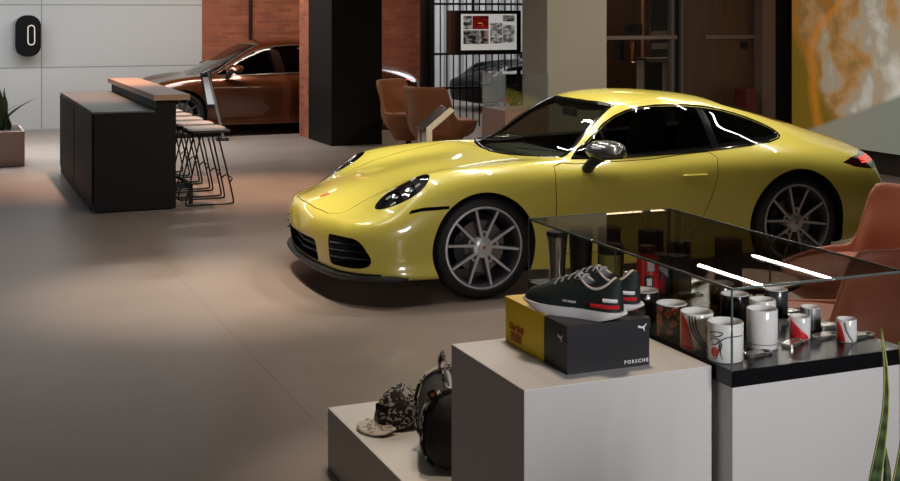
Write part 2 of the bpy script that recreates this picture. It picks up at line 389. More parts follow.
def make_car(name, M, label, cat, loc, rz, warp=lambda p: p, nr=7, nc=5, lod=1, RF=.34, RR=.358, rimF=.268, rimR=.276, XR=-2.45, mir=True):
    car = empty(name, loc, rz, label, cat)
    rows = car_surface(warp, nr, nc); S = Shape(solid_mesh(rows))
    def W2(poly): return [tuple(warp((x,0,z))[k] for k in (0,2)) for x,z in poly]
    dlo = W2(DLO)
    def clip_poly(poly, x0, x1):
        P = []
        for i in range(len(poly)):
            a, b = poly[i-1], poly[i]
            ts = sorted(t for t in ((x-a[0])/(b[0]-a[0]) for x in (x0,x1) if abs(b[0]-a[0]) > 1e-9) if 0 < t < 1)
            for t in ts: P.append((a[0]+(b[0]-a[0])*t, a[1]+(b[1]-a[1])*t))
            P.append(b)
        return [p for p in P if x0-1e-7 <= p[0] <= x1+1e-7]
    xb0, xb1 = warp((-1.865,0,1))[0], warp((-1.80,0,1))[0]
    win, pillar, quarter = clip_poly(dlo, xb1, 9), clip_poly(dlo, xb0, xb1), clip_poly(dlo, -9, xb0)
    black = 1
    cut = MB()
    both(dlo, .3, 1.2, 'y', 1, cut)
    me_win = cut.mesh()
    # windscreen outline seen from above
    ws_side = [(-.645,.715),(-.80,.648),(-.95,.588),(-1.165,.500)]
    ws_top = [(-1.135,.40),(-1.10,.22),(-1.09,0)]
    ws_bot = [(-.415,0),(-.43,.22),(-.475,.45),(-.545,.64)]
    half = ws_bot+ws_side+ws_top
    full = half+[(x,-y) for x,y in half[-2:0:-1]]
    full = [(warp((x,y,.9))[0], warp((x,y,.9))[1]) for x,y in full]
    z_cowl = warp((-.5,0,.79))[2]
    rw = [(-2.06,0),(-2.08,.25),(-2.14,.40),(-2.3,.415),(-2.6,.40),(-2.78,.33),(-2.82,0)]
    rwf = rw+[(x,-y) for x,y in rw[-2:0:-1]]; rwf = [warp((x,y,.9))[:2] for x,y in rwf]
    m_ws = MB(); m_ws.prism(full, z_cowl, 2.0, 'z', 1)
    m_rw = MB(); m_rw.prism(rwf, .86 if lod else .9, 2.0, 'z', 1)
    # cabin
    cab = MB(); prof = [(-.60,.80,.66),(-.86,1.03,.60),(-1.12,1.17,.49),(-1.45,1.235,.47),(-1.8,1.215,.47),(-2.2,1.12,.44),(-2.62,.96,.42)]
    rowsC = []
    for x,z,y in prof:
        a = warp((x,y,z)); b = warp((x,.80,.86)); c = warp((x,.80,.30))
        yb = max(a[1], .70 if x > -2.3 else .60)
        rowsC.append([(a[0],-a[1],a[2]),(a[0],-yb,min(b[2]-.02,a[2]-.001)),(a[0],-yb,c[2]),(a[0],yb,c[2]),(a[0],yb,min(b[2]-.02,a[2]-.001)),(a[0],a[1],a[2])])
    cab.grid(rowsC, closed_u=True, mi=1)
    n = len(rowsC[0]); cab.f.append(tuple(range(n))); cab.mi.append(1); cab.f.append(tuple((len(rowsC)-1)*n+k for k in range(n))[::-1]); cab.mi.append(1)
    me_cab = cab.mesh()
    arch = MB(); aF, aR = (.368,.398) if lod else (RF+.03,RR+.035)
    for s in (-1,1):
        y0, y1 = (.60,1.1) if s > 0 else (-1.1,-.60)
        for (cx,cz,r) in ((0,RF-.003,aF),(XR,RR-.004,aR)):
            pts = [(cx+r*math.cos(2*PI*k/72), cz+r*math.sin(2*PI*k/72)) for k in range(72)]
            arch.prism(pts, y0, y1, 'y', 1)
    me_arch = arch.mesh()
    cuts = [me_cab.copy(), me_win, m_ws.mesh(), m_rw.mesh(), me_arch]
    panels = []
    # lamps
    lamp = MB(); c = Vector(warp((.515,.715,.72))); nrm = Vector((.62,.28,.73)).normalized()
    up = Vector((-.70,.20,.60)); up = (up-nrm*up.dot(nrm)).normalized(); sd = nrm.cross(up)
    for s in (1,-1):
        mir_ = lambda v: Vector((v.x, s*v.y, v.z))
        vs = []
        N = 40
        for dd in (-.07,.25):
            for k in range(N):
                a = 2*PI*k/N; ex = .205*math.cos(a); ey = .122*math.sin(a)*(1+.12*math.cos(a))
                vs.append(mir_(c+up*ex+sd*ey+nrm*dd))
        lamp.add(vs, [tuple(range(N)), tuple(range(2*N-1,N-1,-1))]+[(k,(k+1)%N,(k+1)%N+N,k+N) for k in range(N)], 1)
    me_lamp = lamp.mesh()
    tl = MB(); tl.prism(W2([(-2.87,.775),(-2.98,.803),(-3.2,.822),(-3.7,.81),(-3.7,.70),(-3.15,.712),(-2.98,.738)]), -1.1, 1.1, 'y', 1); me_tl = tl.mesh()
    ink = MB()
    if lod:
        # intakes, seen from the front (y, z), cut from the nose backwards
        both(rrect(.60,.235,.815,.425,.03), .60, 1.3, 'x', 1, ink) if False else None
        sidepoly = smooth_poly([(.555,.25),(.66,.243),(.80,.245),(.845,.285),(.835,.37),(.80,.428),(.72,.442),(.60,.44),(.555,.43),(.548,.34)],3)
        ink.prism(sidepoly, .62, 1.3, 'x', 1); ink.prism([(-a,b) for a,b in sidepoly], .62, 1.3, 'x', 1)
        ink.prism(rrect(-.37,.225,.37,.375,.04), .90, 1.3, 'x', 1)
    me_ink = ink.mesh() if lod else None
    slit = MB()
    if lod: both([(.52,.588),(.44,.603),(.25,.612),(.25,.632),(.42,.628),(.50,.612)], .8, 1.1, 'y', 1, slit)
    body = S.me.copy()
    for cm in cuts: body = boolean(body, cm, 'DIFFERENCE')
    win_glass = keep_faces(boolean(S.me.copy(), both(win,.3,1.2).mesh(), 'INTERSECT'), (0,))
    q_glass = keep_faces(boolean(S.me.copy(), both(quarter,.3,1.2).mesh(), 'INTERSECT'), (0,))
    pil = keep_faces(boolean(S.me.copy(), both(pillar,.3,1.2).mesh(), 'INTERSECT'), (0,))
    ws_glass = keep_faces(boolean(S.me.copy(), m_ws.mesh(), 'INTERSECT'), (0,))
    rw_glass = keep_faces(boolean(S.me.copy(), m_rw.mesh(), 'INTERSECT'), (0,))
    lens = keep_faces(boolean(S.me.copy(), me_lamp.copy(), 'INTERSECT'), (0,))
    body = boolean(body, me_lamp, 'DIFFERENCE')
    tail = boolean(S.me.copy(), me_tl.copy(), 'INTERSECT')
    body = boolean(body, me_tl, 'DIFFERENCE')
    if lod:
        body = boolean(body, me_ink, 'DIFFERENCE'); body = boolean(body, slit.mesh(), 'DIFFERENCE')
        # lower front lip: its own dark piece
        lipc = MB(); lipc.prism([(-1.0,.05),(1.0,.05),(1.0,.215),(.70,.215),(-.70,.215),(-1.0,.215)], .70, 1.4, 'x', 1)
        lip = boolean(S.me.copy(), lipc.mesh(), 'INTERSECT'); body = boolean(body, lipc.mesh(), 'DIFFERENCE')
        lipo = link('front_lip', S.finish(lip, [M['trim'], M['trim']]), None, car)
        P3 = []
        for i in range(33):
            a = -78+156*i/32; dr = Vector((math.cos(math.radians(a)), math.sin(math.radians(a))*1.05, 0)).normalized()
            o_ = Vector((.35,0,.195)); h, nn = S.ray(o_+dr*2, -dr); n2 = Vector((nn.x,nn.y,0)).normalized(); P3.append(h+n2*.012-Vector((0,0,.012)))
        tb = MB(); tb.tube(P3, [.010]+[.030]*31+[.010], 8, flat=.75); tb.build('lip_blade', M['trim'], lipo, smooth=True)
    # doors (a shallow slab of the skin on either side) and bonnet
    door = W2(smooth_poly(DOOR,2))
    def panel(nm, poly, axis, h0, h1, gap=.0025, two=True):
        nonlocal body
        big, small = poly, inset(poly, gap*2)
        mB = both(big, h0, h1, axis) if two else MB().prism(big, h0, h1, axis, 1)
        mS = both(small, h0, h1, axis) if two else MB().prism(small, h0, h1, axis, 1)
        p = boolean(body, mS.mesh(), 'INTERSECT')
        body = boolean(body, mB.mesh(), 'DIFFERENCE')
        return p
    dm = panel('door', door, 'y', .80, 1.2)
    bonn = [(.965,.0),(.958,.2),(.925,.42),(.86,.50),(.70,.475),(.50,.49),(.2,.52),(-.1,.60),(-.32,.665),(-.40,.64),(-.44,.4),(-.44,0)]
    bonn = bonn+[(x,-y) for x,y in bonn[-2:0:-1]]; bonn = [tuple(warp((x,y,.7))[:2]) for x,y in bonn]
    hm = panel('bonnet', bonn, 'z', .50 if lod else .55, 1.5, two=False) if lod else None
    def split_side(me, sgn):
        m2 = me.copy(); bm = bmesh.new(); bm.from_mesh(m2)
        bmesh.ops.delete(bm, geom=[f for f in bm.faces if f.calc_center_median().y*sgn < 0], context='FACES'); bm.to_mesh(m2); bm.free(); return m2
    paint = [M['paint'], M['inner']]
    link('body_shell', S.finish(body, paint), None, car)
    for sgn in (1,-1):
        d = link('door', S.finish(split_side(dm, sgn), paint), None, car)
        # handle: a slim bar laid on the skin
        xs = [warp((-1.50-i*.018,.9,.742)) for i in range(12)]; pts = []
        for x,_,z in xs:
            h, nn = S.ray((x, sgn*1.5, z), (0,-sgn,0)); pts.append(h+nn*.006)
        hb = MB(); hb.tube(pts, [.004]+[.013]*10+[.004], 8, flat=.55); hb.build('door_handle', M['paint'], d, smooth=True)
        link('side_window', S.finish(split_side(win_glass, sgn), [M['glass_side']]), None, car)
        link('quarter_window', S.finish(split_side(q_glass, sgn), [M['glass_side']]), None, car)
        link('window_pillar', S.finish(split_side(pil, sgn), [M['gloss_black']]), None, car)
        hl = empty('headlight', (0,0,0)); hl.parent = car
        link('lens', S.finish(split_side(lens, sgn), [M['lens']]), None, hl)
        mir_ = lambda v: Vector((v.x, sgn*v.y, v.z))
        if lod:
            for (q, ww, rad) in ((.055,-.02,.036),(-.045,.018,.034)):
                cc = c+up*q+sd*ww-nrm*.045; B = MB()
                N = 24; rws = []
                for rr_,dd in ((.001,.0),(rad*.6,.002),(rad*.62,.012),(rad,.02),(rad*1.05,.012),(rad*1.05,-.02)):
                    rws.append([mir_(cc+nrm*dd+(up*math.cos(2*PI*k/N)+sd*math.sin(2*PI*k/N))*rr_) for k in range(N)])
                B.grid(rws, closed_u=True); B.build('projector', M['chrome'], hl, smooth=True)
            for q in (-1,1):
                for w2 in (-1,1):
                    cc = c+up*(.005+q*.10)+sd*(w2*.045)-nrm*.02; B = MB(); 
                    B.obox(mir_(cc), mir_(up)*.020, mir_(sd)*.006, mir_(nrm)*.006); B.build('daylight_bar', M['drl'], hl, bevel=.003)
        # window trim on the skin
        for nm, poly in (('window_trim', dlo),):
            pts = []
            pp = inset(poly, -.006); P3 = []
            for i in range(len(pp)):
                x,z = pp[i]; h, nn = S.ray((x, sgn*1.5, z), (0,-sgn,0))
                if h: P3.append(h+nn*.001)
            tb = MB(); tb.tube(P3, .0075, 6, closed=True); tb.build(nm, M['gloss_black'], car, smooth=True)
    ws = link('windscreen', S.finish(ws_glass, [M['glass_front']]), None, car)
    link('rear_window', S.finish(rw_glass, [M['glass_side']]), None, car)
    # dark frit round the windscreen
    P3 = []
    fr = inset(full, .012); mid = []
    for i in range(len(fr)):
        a, b = Vector(fr[i]), Vector(fr[(i+1)%len(fr)])
        for t in (0,.25,.5,.75):
            p = a.lerp(b,t); h, nn = S.ray((p.x,p.y,3),(0,0,-1)); P3.append(h-nn*.004)
    tb = MB(); tb.tube(P3, .020, 6, closed=True, flat=.4); tb.build('windscreen_surround', M['gloss_black'], car, smooth=True)
    link('tail_light', S.finish(tail, [M['tail_dark'], M['tail_dark']]), None, car)
    if True:
        tlo = [o for o in car.children if o.name.startswith('tail_light')][0]
        for sgn in (1,-1):
            for zz in ((.762,.778,.792) if lod else (warp((-3.1,0,.775))[2],)):
                pts = []
                for i in range(9):
                    x = warp((-3.07-.025*i,0,0))[0]; h, nn = S.ray((x, sgn*1.6, zz-.01*0), (0.0,-sgn,0))
                    if h: pts.append(h+nn*.002)
                b = MB(); b.tube(pts, .0042, 6); b.build('light_bar', M['tail_red'], tlo, smooth=True)
    if lod:
        # wiper
        for y0 in (.30,-.28):
            pts = []
            for i in range(13):
                t = i/12; x, y = -.515-.11*t*t-.03, y0-.0+.48*t*(1 if y0>0 else 1)-.15
                h, nn = S.ray((x,y,3),(0,0,-1)); pts.append(h+nn*.012)
            b = MB(); b.tube(pts, .007, 6); b.build('wiper', M['trim'], car, smooth=True)
        # slats of the intakes
        for sgn in (1,-1):
            b = MB()
            for zz in (.30,.345,.39):
                pts = [(.955,sgn*.585,zz),(.90,sgn*.68,zz),(.80,sgn*.78,zz),(.715,sgn*.84,zz)]
                b.tube(pts, .010, 6, flat=.5)
            b.build('grille', M['grille'], car, smooth=True)
        b = MB()
        for zz in (.27,.315,.35): b.tube([(.945,-.36,zz),(.985,0,zz),(.945,.36,zz)], .007, 6)
        b.build('grille', M['grille'], car, smooth=True)
        # badge on the bonnet
        h, nn = S.ray((.835,0,3),(0,0,-1)); b = MB(); f_ = nn.cross(Vector((0,1,0))).normalized()
        if f_.x < 0: f_ = -f_
        pts = [(-.026,-.032),(.026,-.032),(.028,.008),(0,.038),(-.028,.008)]
        vs = [h+Vector((0,1,0))*a+f_*q+nn*d for d in (-.002,.004) for a,q in pts]
        b.add(vs, [(4,3,2,1,0),(5,6,7,8,9)]+[(i,(i+1)%5,(i+1)%5+5,i+5) for i in range(5)]); b.build('badge', M['crest'], car, bevel=.001)
    if hm is not None: link('bonnet', S.finish(hm, paint), None, car)
    # interior
    if lod:
        it = MB(); it.box(-.98,-.62,.45,-.60,.62,.855); it.build('dashboard', M['dash'], car, bevel=.05, seg=3)
        b = MB(); b.tube([(-1.08+.0*k, .36+.18*math.cos(2*PI*k/24), .88+.18*math.sin(2*PI*k/24)) for k in range(24)], .014, 8, closed=True)
        b.box(-1.09,.20,.86,-1.06,.52,.89); b.build('steering_wheel', M['dash'], car, smooth=True)
        for sgn in (1,-1):
            st = empty('seat', (0,0,0)); st.parent = car
            b = MB(); b.prism([(-1.25,.32),(-1.75,.32),(-1.78,.45),(-1.25,.52)], sgn*.36-.24, sgn*.36+.24, 'y'); b.build('seat_cushion', M['dash'], st, bevel=.05, seg=3)
            b = MB(); b.prism([(-1.70,.45),(-1.86,.45),(-2.02,.92),(-2.0,1.10),(-1.90,1.11),(-1.86,.90)], sgn*.36-.20, sgn*.36+.20, 'y'); b.build('seat_back', M['dash'], st, bevel=.05, seg=3)
            b = MB(); b.tube([(-1.70,sgn*.62,1.02),(-1.72,sgn*.60,.92)], .016, 6, flat=.3)
        b = MB(); h, nn = S.ray((-1.115,0,3),(0,0,-1)); b.prism([(-.11,-.03),(.11,-.03),(.11,.03),(-.11,.03)], -.01, .01, 'x'); b.build('rear_view_mirror', M['trim'], car, bevel=.008, loc=(h.x+.05,0,h.z-.11))
    # wing mirrors
    for sgn in (1,-1):
        q = warp((-.86,.95,.955) if sgn > 0 or not lod else (-.90,.89,.84)); mr = empty('wing_mirror', (0,0,0)); mr.parent = car
        B = MB(); rws = []
        for i in range(9):
            t = -1+2*i/8; rr_ = math.sqrt(max(1-abs(t)**2.6,.0))
            y = .125*t
            hx, hz = .135*rr_*(1 - .2*t), .070*rr_*(1-.12*t)
            rws.append([(q[0]+hx*math.copysign(abs(math.cos(a))**.8, math.cos(a))*(1 if math.cos(a)>0 else 1.05)+.0, sgn*(q[1]+.03+y), q[2]+hz*math.copysign(abs(math.sin(a))**.8, math.sin(a))*(1 if math.sin(a)>0 else .75)-.01*(t+1)) for a in [2*PI*k/20 for k in range(20)]])
        B.grid(rws, closed_u=True); B.f.append(tuple(range(20))); B.mi.append(0); B.f.append(tuple(8*20+k for k in range(20))); B.mi.append(0)
        B.build('mirror_cap', M['mirror'], mr, smooth=True, angle=80)
        B = MB(); B.tube([(q[0]+.09,sgn*(q[1]-.085),q[2]-.135),(q[0]+.085,sgn*(q[1]-.03),q[2]-.09),(q[0]+.04,sgn*(q[1]+.03),q[2]-.045)], [.045,.042,.036], 12, flat=.8); B.build('mirror_arm', M['trim'], mr, smooth=True)
        B = MB(); B.prism([(q[1]-.075,q[2]-.048),(q[1]+.13,q[2]-.052),(q[1]+.125,q[2]-.040),(q[1]-.075,q[2]-.036)], q[0]-.07,q[0]+.085,'x') if sgn>0 else B.prism([(-q[1]+.075,q[2]-.048),(-q[1]-.13,q[2]-.052),(-q[1]-.125,q[2]-.040),(-q[1]+.075,q[2]-.036)], q[0]-.07,q[0]+.085,'x')
        B.build('mirror_edge', M['trim'], mr, bevel=.004)
    # wheels
    for (x,R,r) in ((0,RF,rimF),(XR,RR,rimR)):
        for sgn in (1,-1):
            yy = (.785 if x==0 else .765)
            make_wheel('wheel', R, r, sgn, M, car, (x, sgn*yy, R), lod)
    # dark wheel housings
    b = MB()
    for (x,R,a) in ((0,RF,aF),(XR,RR,aR)):
        for sgn in (-1,1):
            pts = [(x+(a+.004)*math.cos(q), R+(a+.004)*math.sin(q)) for q in [PI*k/24-.25 for k in range(0,31)] if True]
    return car, S
# ------------------------------------------------------------------ procedural setting materials
def nodes(m): return m.node_tree.nodes, m.node_tree.links, m.node_tree.nodes['Principled BSDF']
FLOOR_PH = -1.632
def floor_mat():
    m = mat('concrete_tile', rough=.4, spec=.28); n, l, b = nodes(m)
    tc = n.new('ShaderNodeTexCoord'); br = n.new('ShaderNodeTexBrick'); mp = n.new('ShaderNodeMapping')
    mp.inputs['Rotation'].default_value = (0,0,PI/2); mp.inputs['Location'].default_value = (0,FLOOR_PH,0)
    br.offset = 0.0; br.inputs['Brick Width'].default_value = 3.0; br.inputs["Row Height"].default_value = 3.0
    br.inputs['Scale'].default_value = 1; br.inputs['Mortar Size'].default_value = .003; br.inputs['Mortar Smooth'].default_value = 0; br.inputs['Bias'].default_value = 0
    br.inputs['Color1'].default_value = (.26,.208,.172,1); br.inputs['Color2'].default_value = (.245,.196,.162,1); br.inputs['Mortar'].default_value = (.17,.13,.11,1)
    l.new(tc.outputs['Object'], mp.inputs['Vector']); l.new(mp.outputs['Vector'], br.inputs['Vector'])
    nz = n.new('ShaderNodeTexNoise'); nz.inputs['Scale'].default_value = 1.3; nz.inputs['Detail'].default_value = 8; nz.inputs['Roughness'].default_value = .65
    l.new(tc.outputs['Object'], nz.inputs['Vector'])
    mr = n.new('ShaderNodeMapRange'); mr.inputs['To Min'].default_value = .72; mr.inputs['To Max'].default_value = 1.28; l.new(nz.outputs['Fac'], mr.inputs['Value'])
    vm = n.new('ShaderNodeVectorMath'); vm.operation = 'SCALE'; l.new(br.outputs['Color'], vm.inputs[0]); l.new(mr.outputs['Result'], vm.inputs['Scale'])
    l.new(vm.outputs['Vector'], b.inputs['Base Color'])
    r2 = n.new('ShaderNodeMapRange'); r2.inputs['To Min'].default_value = .24; r2.inputs['To Max'].default_value = .42; l.new(nz.outputs['Fac'], r2.inputs['Value']); l.new(r2.outputs['Result'], b.inputs['Roughness'])
    return m
def brick_mat():
    m = mat('red_brick', rough=.85); n, l, b = nodes(m)
    tc = n.new('ShaderNodeTexCoord'); br = n.new('ShaderNodeTexBrick'); mp = n.new('ShaderNodeMapping')
    sx = n.new('ShaderNodeSeparateXYZ'); cx = n.new('ShaderNodeCombineXYZ'); ad = n.new('ShaderNodeMath'); ad.operation = 'ADD'
    l.new(tc.outputs['Object'], sx.inputs[0]); l.new(sx.outputs['X'], ad.inputs[0]); l.new(sx.outputs['Y'], ad.inputs[1]); l.new(ad.outputs[0], cx.inputs['X']); l.new(sx.outputs['Z'], cx.inputs['Y'])
    br.inputs['Scale'].default_value = 1; br.inputs['Brick Width'].default_value = .24; br.inputs['Row Height'].default_value = .065; br.inputs['Mortar Size'].default_value = .006
    br.inputs['Color1'].default_value = (.36,.105,.05,1); br.inputs['Color2'].default_value = (.25,.06,.03,1); br.inputs['Mortar'].default_value = (.22,.12,.085,1); br.inputs['Bias'].default_value = -.1
    l.new(cx.outputs[0], br.inputs['Vector'])
    nz = n.new('ShaderNodeTexNoise'); nz.inputs['Scale'].default_value = 3; nz.inputs['Detail'].default_value = 6; l.new(cx.outputs[0], nz.inputs['Vector'])
    mr = n.new('ShaderNodeMapRange'); mr.inputs['To Min'].default_value = .6; mr.inputs['To Max'].default_value = 1.4; l.new(nz.outputs['Fac'], mr.inputs['Value'])
    vm = n.new('ShaderNodeVectorMath'); vm.operation = 'SCALE'; l.new(br.outputs['Color'], vm.inputs[0]); l.new(mr.outputs['Result'], vm.inputs['Scale']); l.new(vm.outputs['Vector'], b.inputs['Base Color'])
    bp = n.new('ShaderNodeBump'); bp.inputs['Strength'].default_value = .5; bp.inputs['Distance'].default_value = .01; l.new(br.outputs['Fac'], bp.inputs['Height']); bp.invert = True; l.new(bp.outputs['Normal'], b.inputs['Normal'])
    return m
def panel_mat():
    """white wall panels, 1 m high, joints every 2.3 m"""
    m = mat('white_panel', rough=.55); n, l, b = nodes(m)
    tc = n.new('ShaderNodeTexCoord'); sx = n.new('ShaderNodeSeparateXYZ'); cx = n.new('ShaderNodeCombineXYZ'); l.new(tc.outputs['Object'], sx.inputs[0])
    ax = n.new('ShaderNodeMath'); ax.operation = 'ADD'; ax.inputs[1].default_value = -1.635+4.6*3; l.new(sx.outputs['X'], ax.inputs[0]); l.new(ax.outputs[0], cx.inputs['X']); l.new(sx.outputs['Z'], cx.inputs['Y'])
    br = n.new('ShaderNodeTexBrick'); br.offset = 0; br.inputs['Scale'].default_value = 1; br.inputs['Brick Width'].default_value = 4.6; br.inputs['Row Height'].default_value = 1.0; br.inputs['Mortar Size'].default_value = .010
    br.inputs['Color1'].default_value = (.50,.495,.48,1); br.inputs['Color2'].default_value = (.475,.47,.46,1); br.inputs['Mortar'].default_value = (.26,.26,.25,1)
    l.new(cx.outputs[0], br.inputs['Vector']); l.new(br.outputs['Color'], b.inputs['Base Color']); return m
def wood_mat(name, c1, c2, rough=.4, scale=(1,12,12), coat=0.0):
    m = mat(name, rough=rough, coat=coat); n, l, b = nodes(m)
    tc = n.new('ShaderNodeTexCoord'); mp = n.new('ShaderNodeMapping'); mp.inputs['Scale'].default_value = scale; nz = n.new('ShaderNodeTexNoise'); nz.inputs['Scale'].default_value = 2.5; nz.inputs['Detail'].default_value = 8
    l.new(tc.outputs['Object'], mp.inputs[0]); l.new(mp.outputs[0], nz.inputs['Vector'])
    cr = n.new('ShaderNodeValToRGB'); cr.color_ramp.elements[0].color = (*c1,1); cr.color_ramp.elements[1].color = (*c2,1); cr.color_ramp.elements[0].position = .3; cr.color_ramp.elements[1].position = .7
    l.new(nz.outputs['Fac'], cr.inputs[0]); l.new(cr.outputs[0], b.inputs['Base Color']); return m
def art_mat():
    """abstract backlit wall picture: orange flare at one side, pale marbled greys at the other, a smooth grey-green slope below"""
    m = mat('wall_picture', rough=.35); n, l, b = nodes(m)
    tc = n.new('ShaderNodeTexCoord'); sx = n.new('ShaderNodeSeparateXYZ'); l.new(tc.outputs['Object'], sx.inputs[0])
    # y runs from the far edge (13.0) towards the viewer (9.0), z is height
    def mth(op, a, bb=None):
        q = n.new('ShaderNodeMath'); q.operation = op
        for i, v in enumerate((a, bb)):
            if v is None: continue
            if isinstance(v, (int, float)): q.inputs[i].default_value = v
            else: l.new(v, q.inputs[i])
        return q.outputs[0]
    d = mth('SUBTRACT', 12.85, sx.outputs['Y'])      # distance from the far edge
    nz = n.new('ShaderNodeTexNoise'); nz.inputs['Scale'].default_value = 2.6; nz.inputs['Detail'].default_value = 3; nz.inputs['Distortion'].default_value = .3; l.new(tc.outputs['Object'], nz.inputs['Vector'])
    nb = mth('MULTIPLY', mth('SUBTRACT', nz.outputs['Fac'], .5), 1.6)
    f = mth('ADD', mth('MULTIPLY', d, .38), nb)
    cr = n.new('ShaderNodeValToRGB'); e = cr.color_ramp.elements
    e[0].position = .0; e[0].color = (.46,.185,.025,1); e[1].position = 1; e[1].color = (.85,.84,.80,1)
    for p, c in ((.12,(.34,.20,.07)),(.28,(.52,.27,.09)),(.42,(.52,.38,.24)),(.54,(.46,.40,.30)),(.70,(.62,.58,.50))):
        x = e.new(p); x.color = (*c,1)
    l.new(f, cr.inputs[0])
    # orange streak curving down
    up = mth('MAXIMUM', mth('SUBTRACT', sx.outputs['Z'], 1.35), 0); dn = mth('MAXIMUM', mth('SUBTRACT', 1.35, sx.outputs['Z']), 0)
    st = mth('ABSOLUTE', mth('SUBTRACT', mth('ADD', d, mth('MULTIPLY', nb, .12)), mth('ADD', mth('ADD', mth('MULTIPLY', mth('POWER', up, 1.7), 1.1), mth('MULTIPLY', dn, .16)), .36)))
    sr = n.new('ShaderNodeMapRange'); sr.inputs['From Min'].default_value = .02; sr.inputs['From Max'].default_value = .13; sr.inputs['To Min'].default_value = .6; sr.inputs['To Max'].default_value = 0; l.new(st, sr.inputs['Value'])
    mx = n.new('ShaderNodeMix'); mx.data_type = 'RGBA'; mx.inputs[7].default_value = (.80,.28,.03,1); l.new(cr.outputs[0], mx.inputs[6]); l.new(sr.outputs[0], mx.inputs[0])
    # olive brown field low at the far side
    ol = n.new('ShaderNodeMapRange'); ol.inputs['From Min'].default_value = .15; ol.inputs['From Max'].default_value = .0; l.new(mth('ADD', mth('MULTIPLY', mth('SUBTRACT', d, .36), .8), mth('MULTIPLY', mth('SUBTRACT', sx.outputs['Z'], 1.05), .6)), ol.inputs['Value'])
    m0 = n.new('ShaderNodeMix'); m0.data_type = 'RGBA'; m0.inputs[7].default_value = (.24,.15,.015,1); l.new(cr.outputs[0], m0.inputs[6]); l.new(ol.outputs[0], m0.inputs[0]); l.new(m0.outputs[2], mx.inputs[6])
    # smooth slope in the lower part, its edge rising away from the far side
    zz = mth('SUBTRACT', mth('ADD', mth('MULTIPLY', d, ART_SLOPE), ART_Z0), sx.outputs['Z'])
    s2 = n.new('ShaderNodeMapRange'); s2.inputs['From Min'].default_value = -.02; s2.inputs['From Max'].default_value = .04; l.new(zz, s2.inputs['Value'])
    c2 = n.new('ShaderNodeValToRGB'); c2.color_ramp.elements[0].color = (.42,.36,.25,1); c2.color_ramp.elements[1].color = (.28,.31,.26,1); c2.color_ramp.elements[1].position = .7; l.new(mth('MULTIPLY', d, .4), c2.inputs[0])
    m2 = n.new('ShaderNodeMix'); m2.data_type = 'RGBA'; l.new(mx.outputs[2], m2.inputs[6]); l.new(c2.outputs[0], m2.inputs[7]); l.new(s2.outputs[0], m2.inputs[0])
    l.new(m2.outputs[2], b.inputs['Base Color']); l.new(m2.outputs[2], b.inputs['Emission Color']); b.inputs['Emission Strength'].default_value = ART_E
    return m
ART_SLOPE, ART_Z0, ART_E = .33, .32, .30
K = dict(
 floor=floor_mat(), brick=brick_mat(), panel=panel_mat(), art=art_mat(),
 wall_dark=mat('dark_wall',(.03,.022,.018),.7), ceiling=mat('dark_ceiling',(.035,.032,.03),.8),
 black=mat('black_paint',(.008,.008,.008),.5,spec=.3), black_col=mat('black_column',(.008,.0065,.006),.6,spec=.2), blackm=mat('black_metal',(.012,.012,.013),.4,metal=.4),
 cream=mat('cream_plaster',(.33,.30,.235),.75,noise=.06,nscale=2), taupe=mat('taupe_panel',(.16,.11,.09),.5), wood_wall=wood_mat('walnut_panel',(.060,.030,.015),(.085,.044,.022),.35,(8,8,.6)),
 oak=wood_mat('oak_top',(.30,.17,.10),(.42,.25,.15),.38), slat=wood_mat('slat_wood',(.35,.17,.07),(.45,.24,.10),.4,(10,10,.6)),
 bar=mat('bar_charcoal',(.009,.0075,.0075),.55,noise=.1,spec=.18), bartop=mat('bar_stone',(.085,.07,.055),.4,noise=.12),
 white=mat('white_laminate',(.62,.61,.60),.45), plinth=mat('plinth_white',(.60,.585,.565),.5,noise=.02,nscale=3),
 glass=glassy('clear_glass',(.985,.99,.985),1.28), glass_edge=mat('glass_edge',(.10,.13,.12),.15,alpha=.85),
 side_glass=glassy('antireflective_glass',(.99,.995,.99),1.12), store=glassy('storefront_glass',(.85,.82,.78),1.15),
 tan=mat('tan_leather',(.30,.115,.045),.5,bump=.15,bscale=120), tan2=mat('terracotta_leather',(.42,.135,.072),.5,bump=.15,bscale=120),
 tan_seat=mat('seat_leather',(.36,.125,.06),.5,bump=.15,bscale=120),
 terracotta=mat('planter_clay',(.42,.29,.23),.7,noise=.06), leaf=None, soil=mat('soil',(.03,.02,.015),.9,bump=.5),
 mug=mat('white_ceramic',(.75,.74,.72),.15,coat=.4), mugblack=mat('black_ceramic',(.015,.015,.016),.2,coat=.4), mugred=mat('red_print',(.55,.02,.025),.3), mugdark=mat('dark_print',(.03,.03,.035),.3),
 grey=mat('grey_print',(.25,.25,.26),.4), steel=mat('brushed_steel',(.50,.46,.43),.22,metal=1.0), silver=mat('silver_foil',(.65,.62,.58),.25,metal=.9),
 olive=mat('olive_enamel',(.30,.29,.06),.35), yellow=mat('yellow_card',(.80,.56,.004),.5), boxblack=mat('black_card',(.010,.010,.012),.45), print_white=mat('white_print',(.75,.75,.75),.5),
 print_red=mat('rust_print',(.40,.07,.01),.5), cream_metal=mat('cream_metal',(.62,.52,.36),.4), screen_dark=mat('dark_screen',(.03,.032,.036),.12,coat=.5),
 lampcop=mat('copper',(.6,.22,.10),.3,metal=1.0), red=mat('red_cloth',(.09,.012,.008),.7), grey_light=mat('grey_metal',(.35,.36,.37),.4),
)
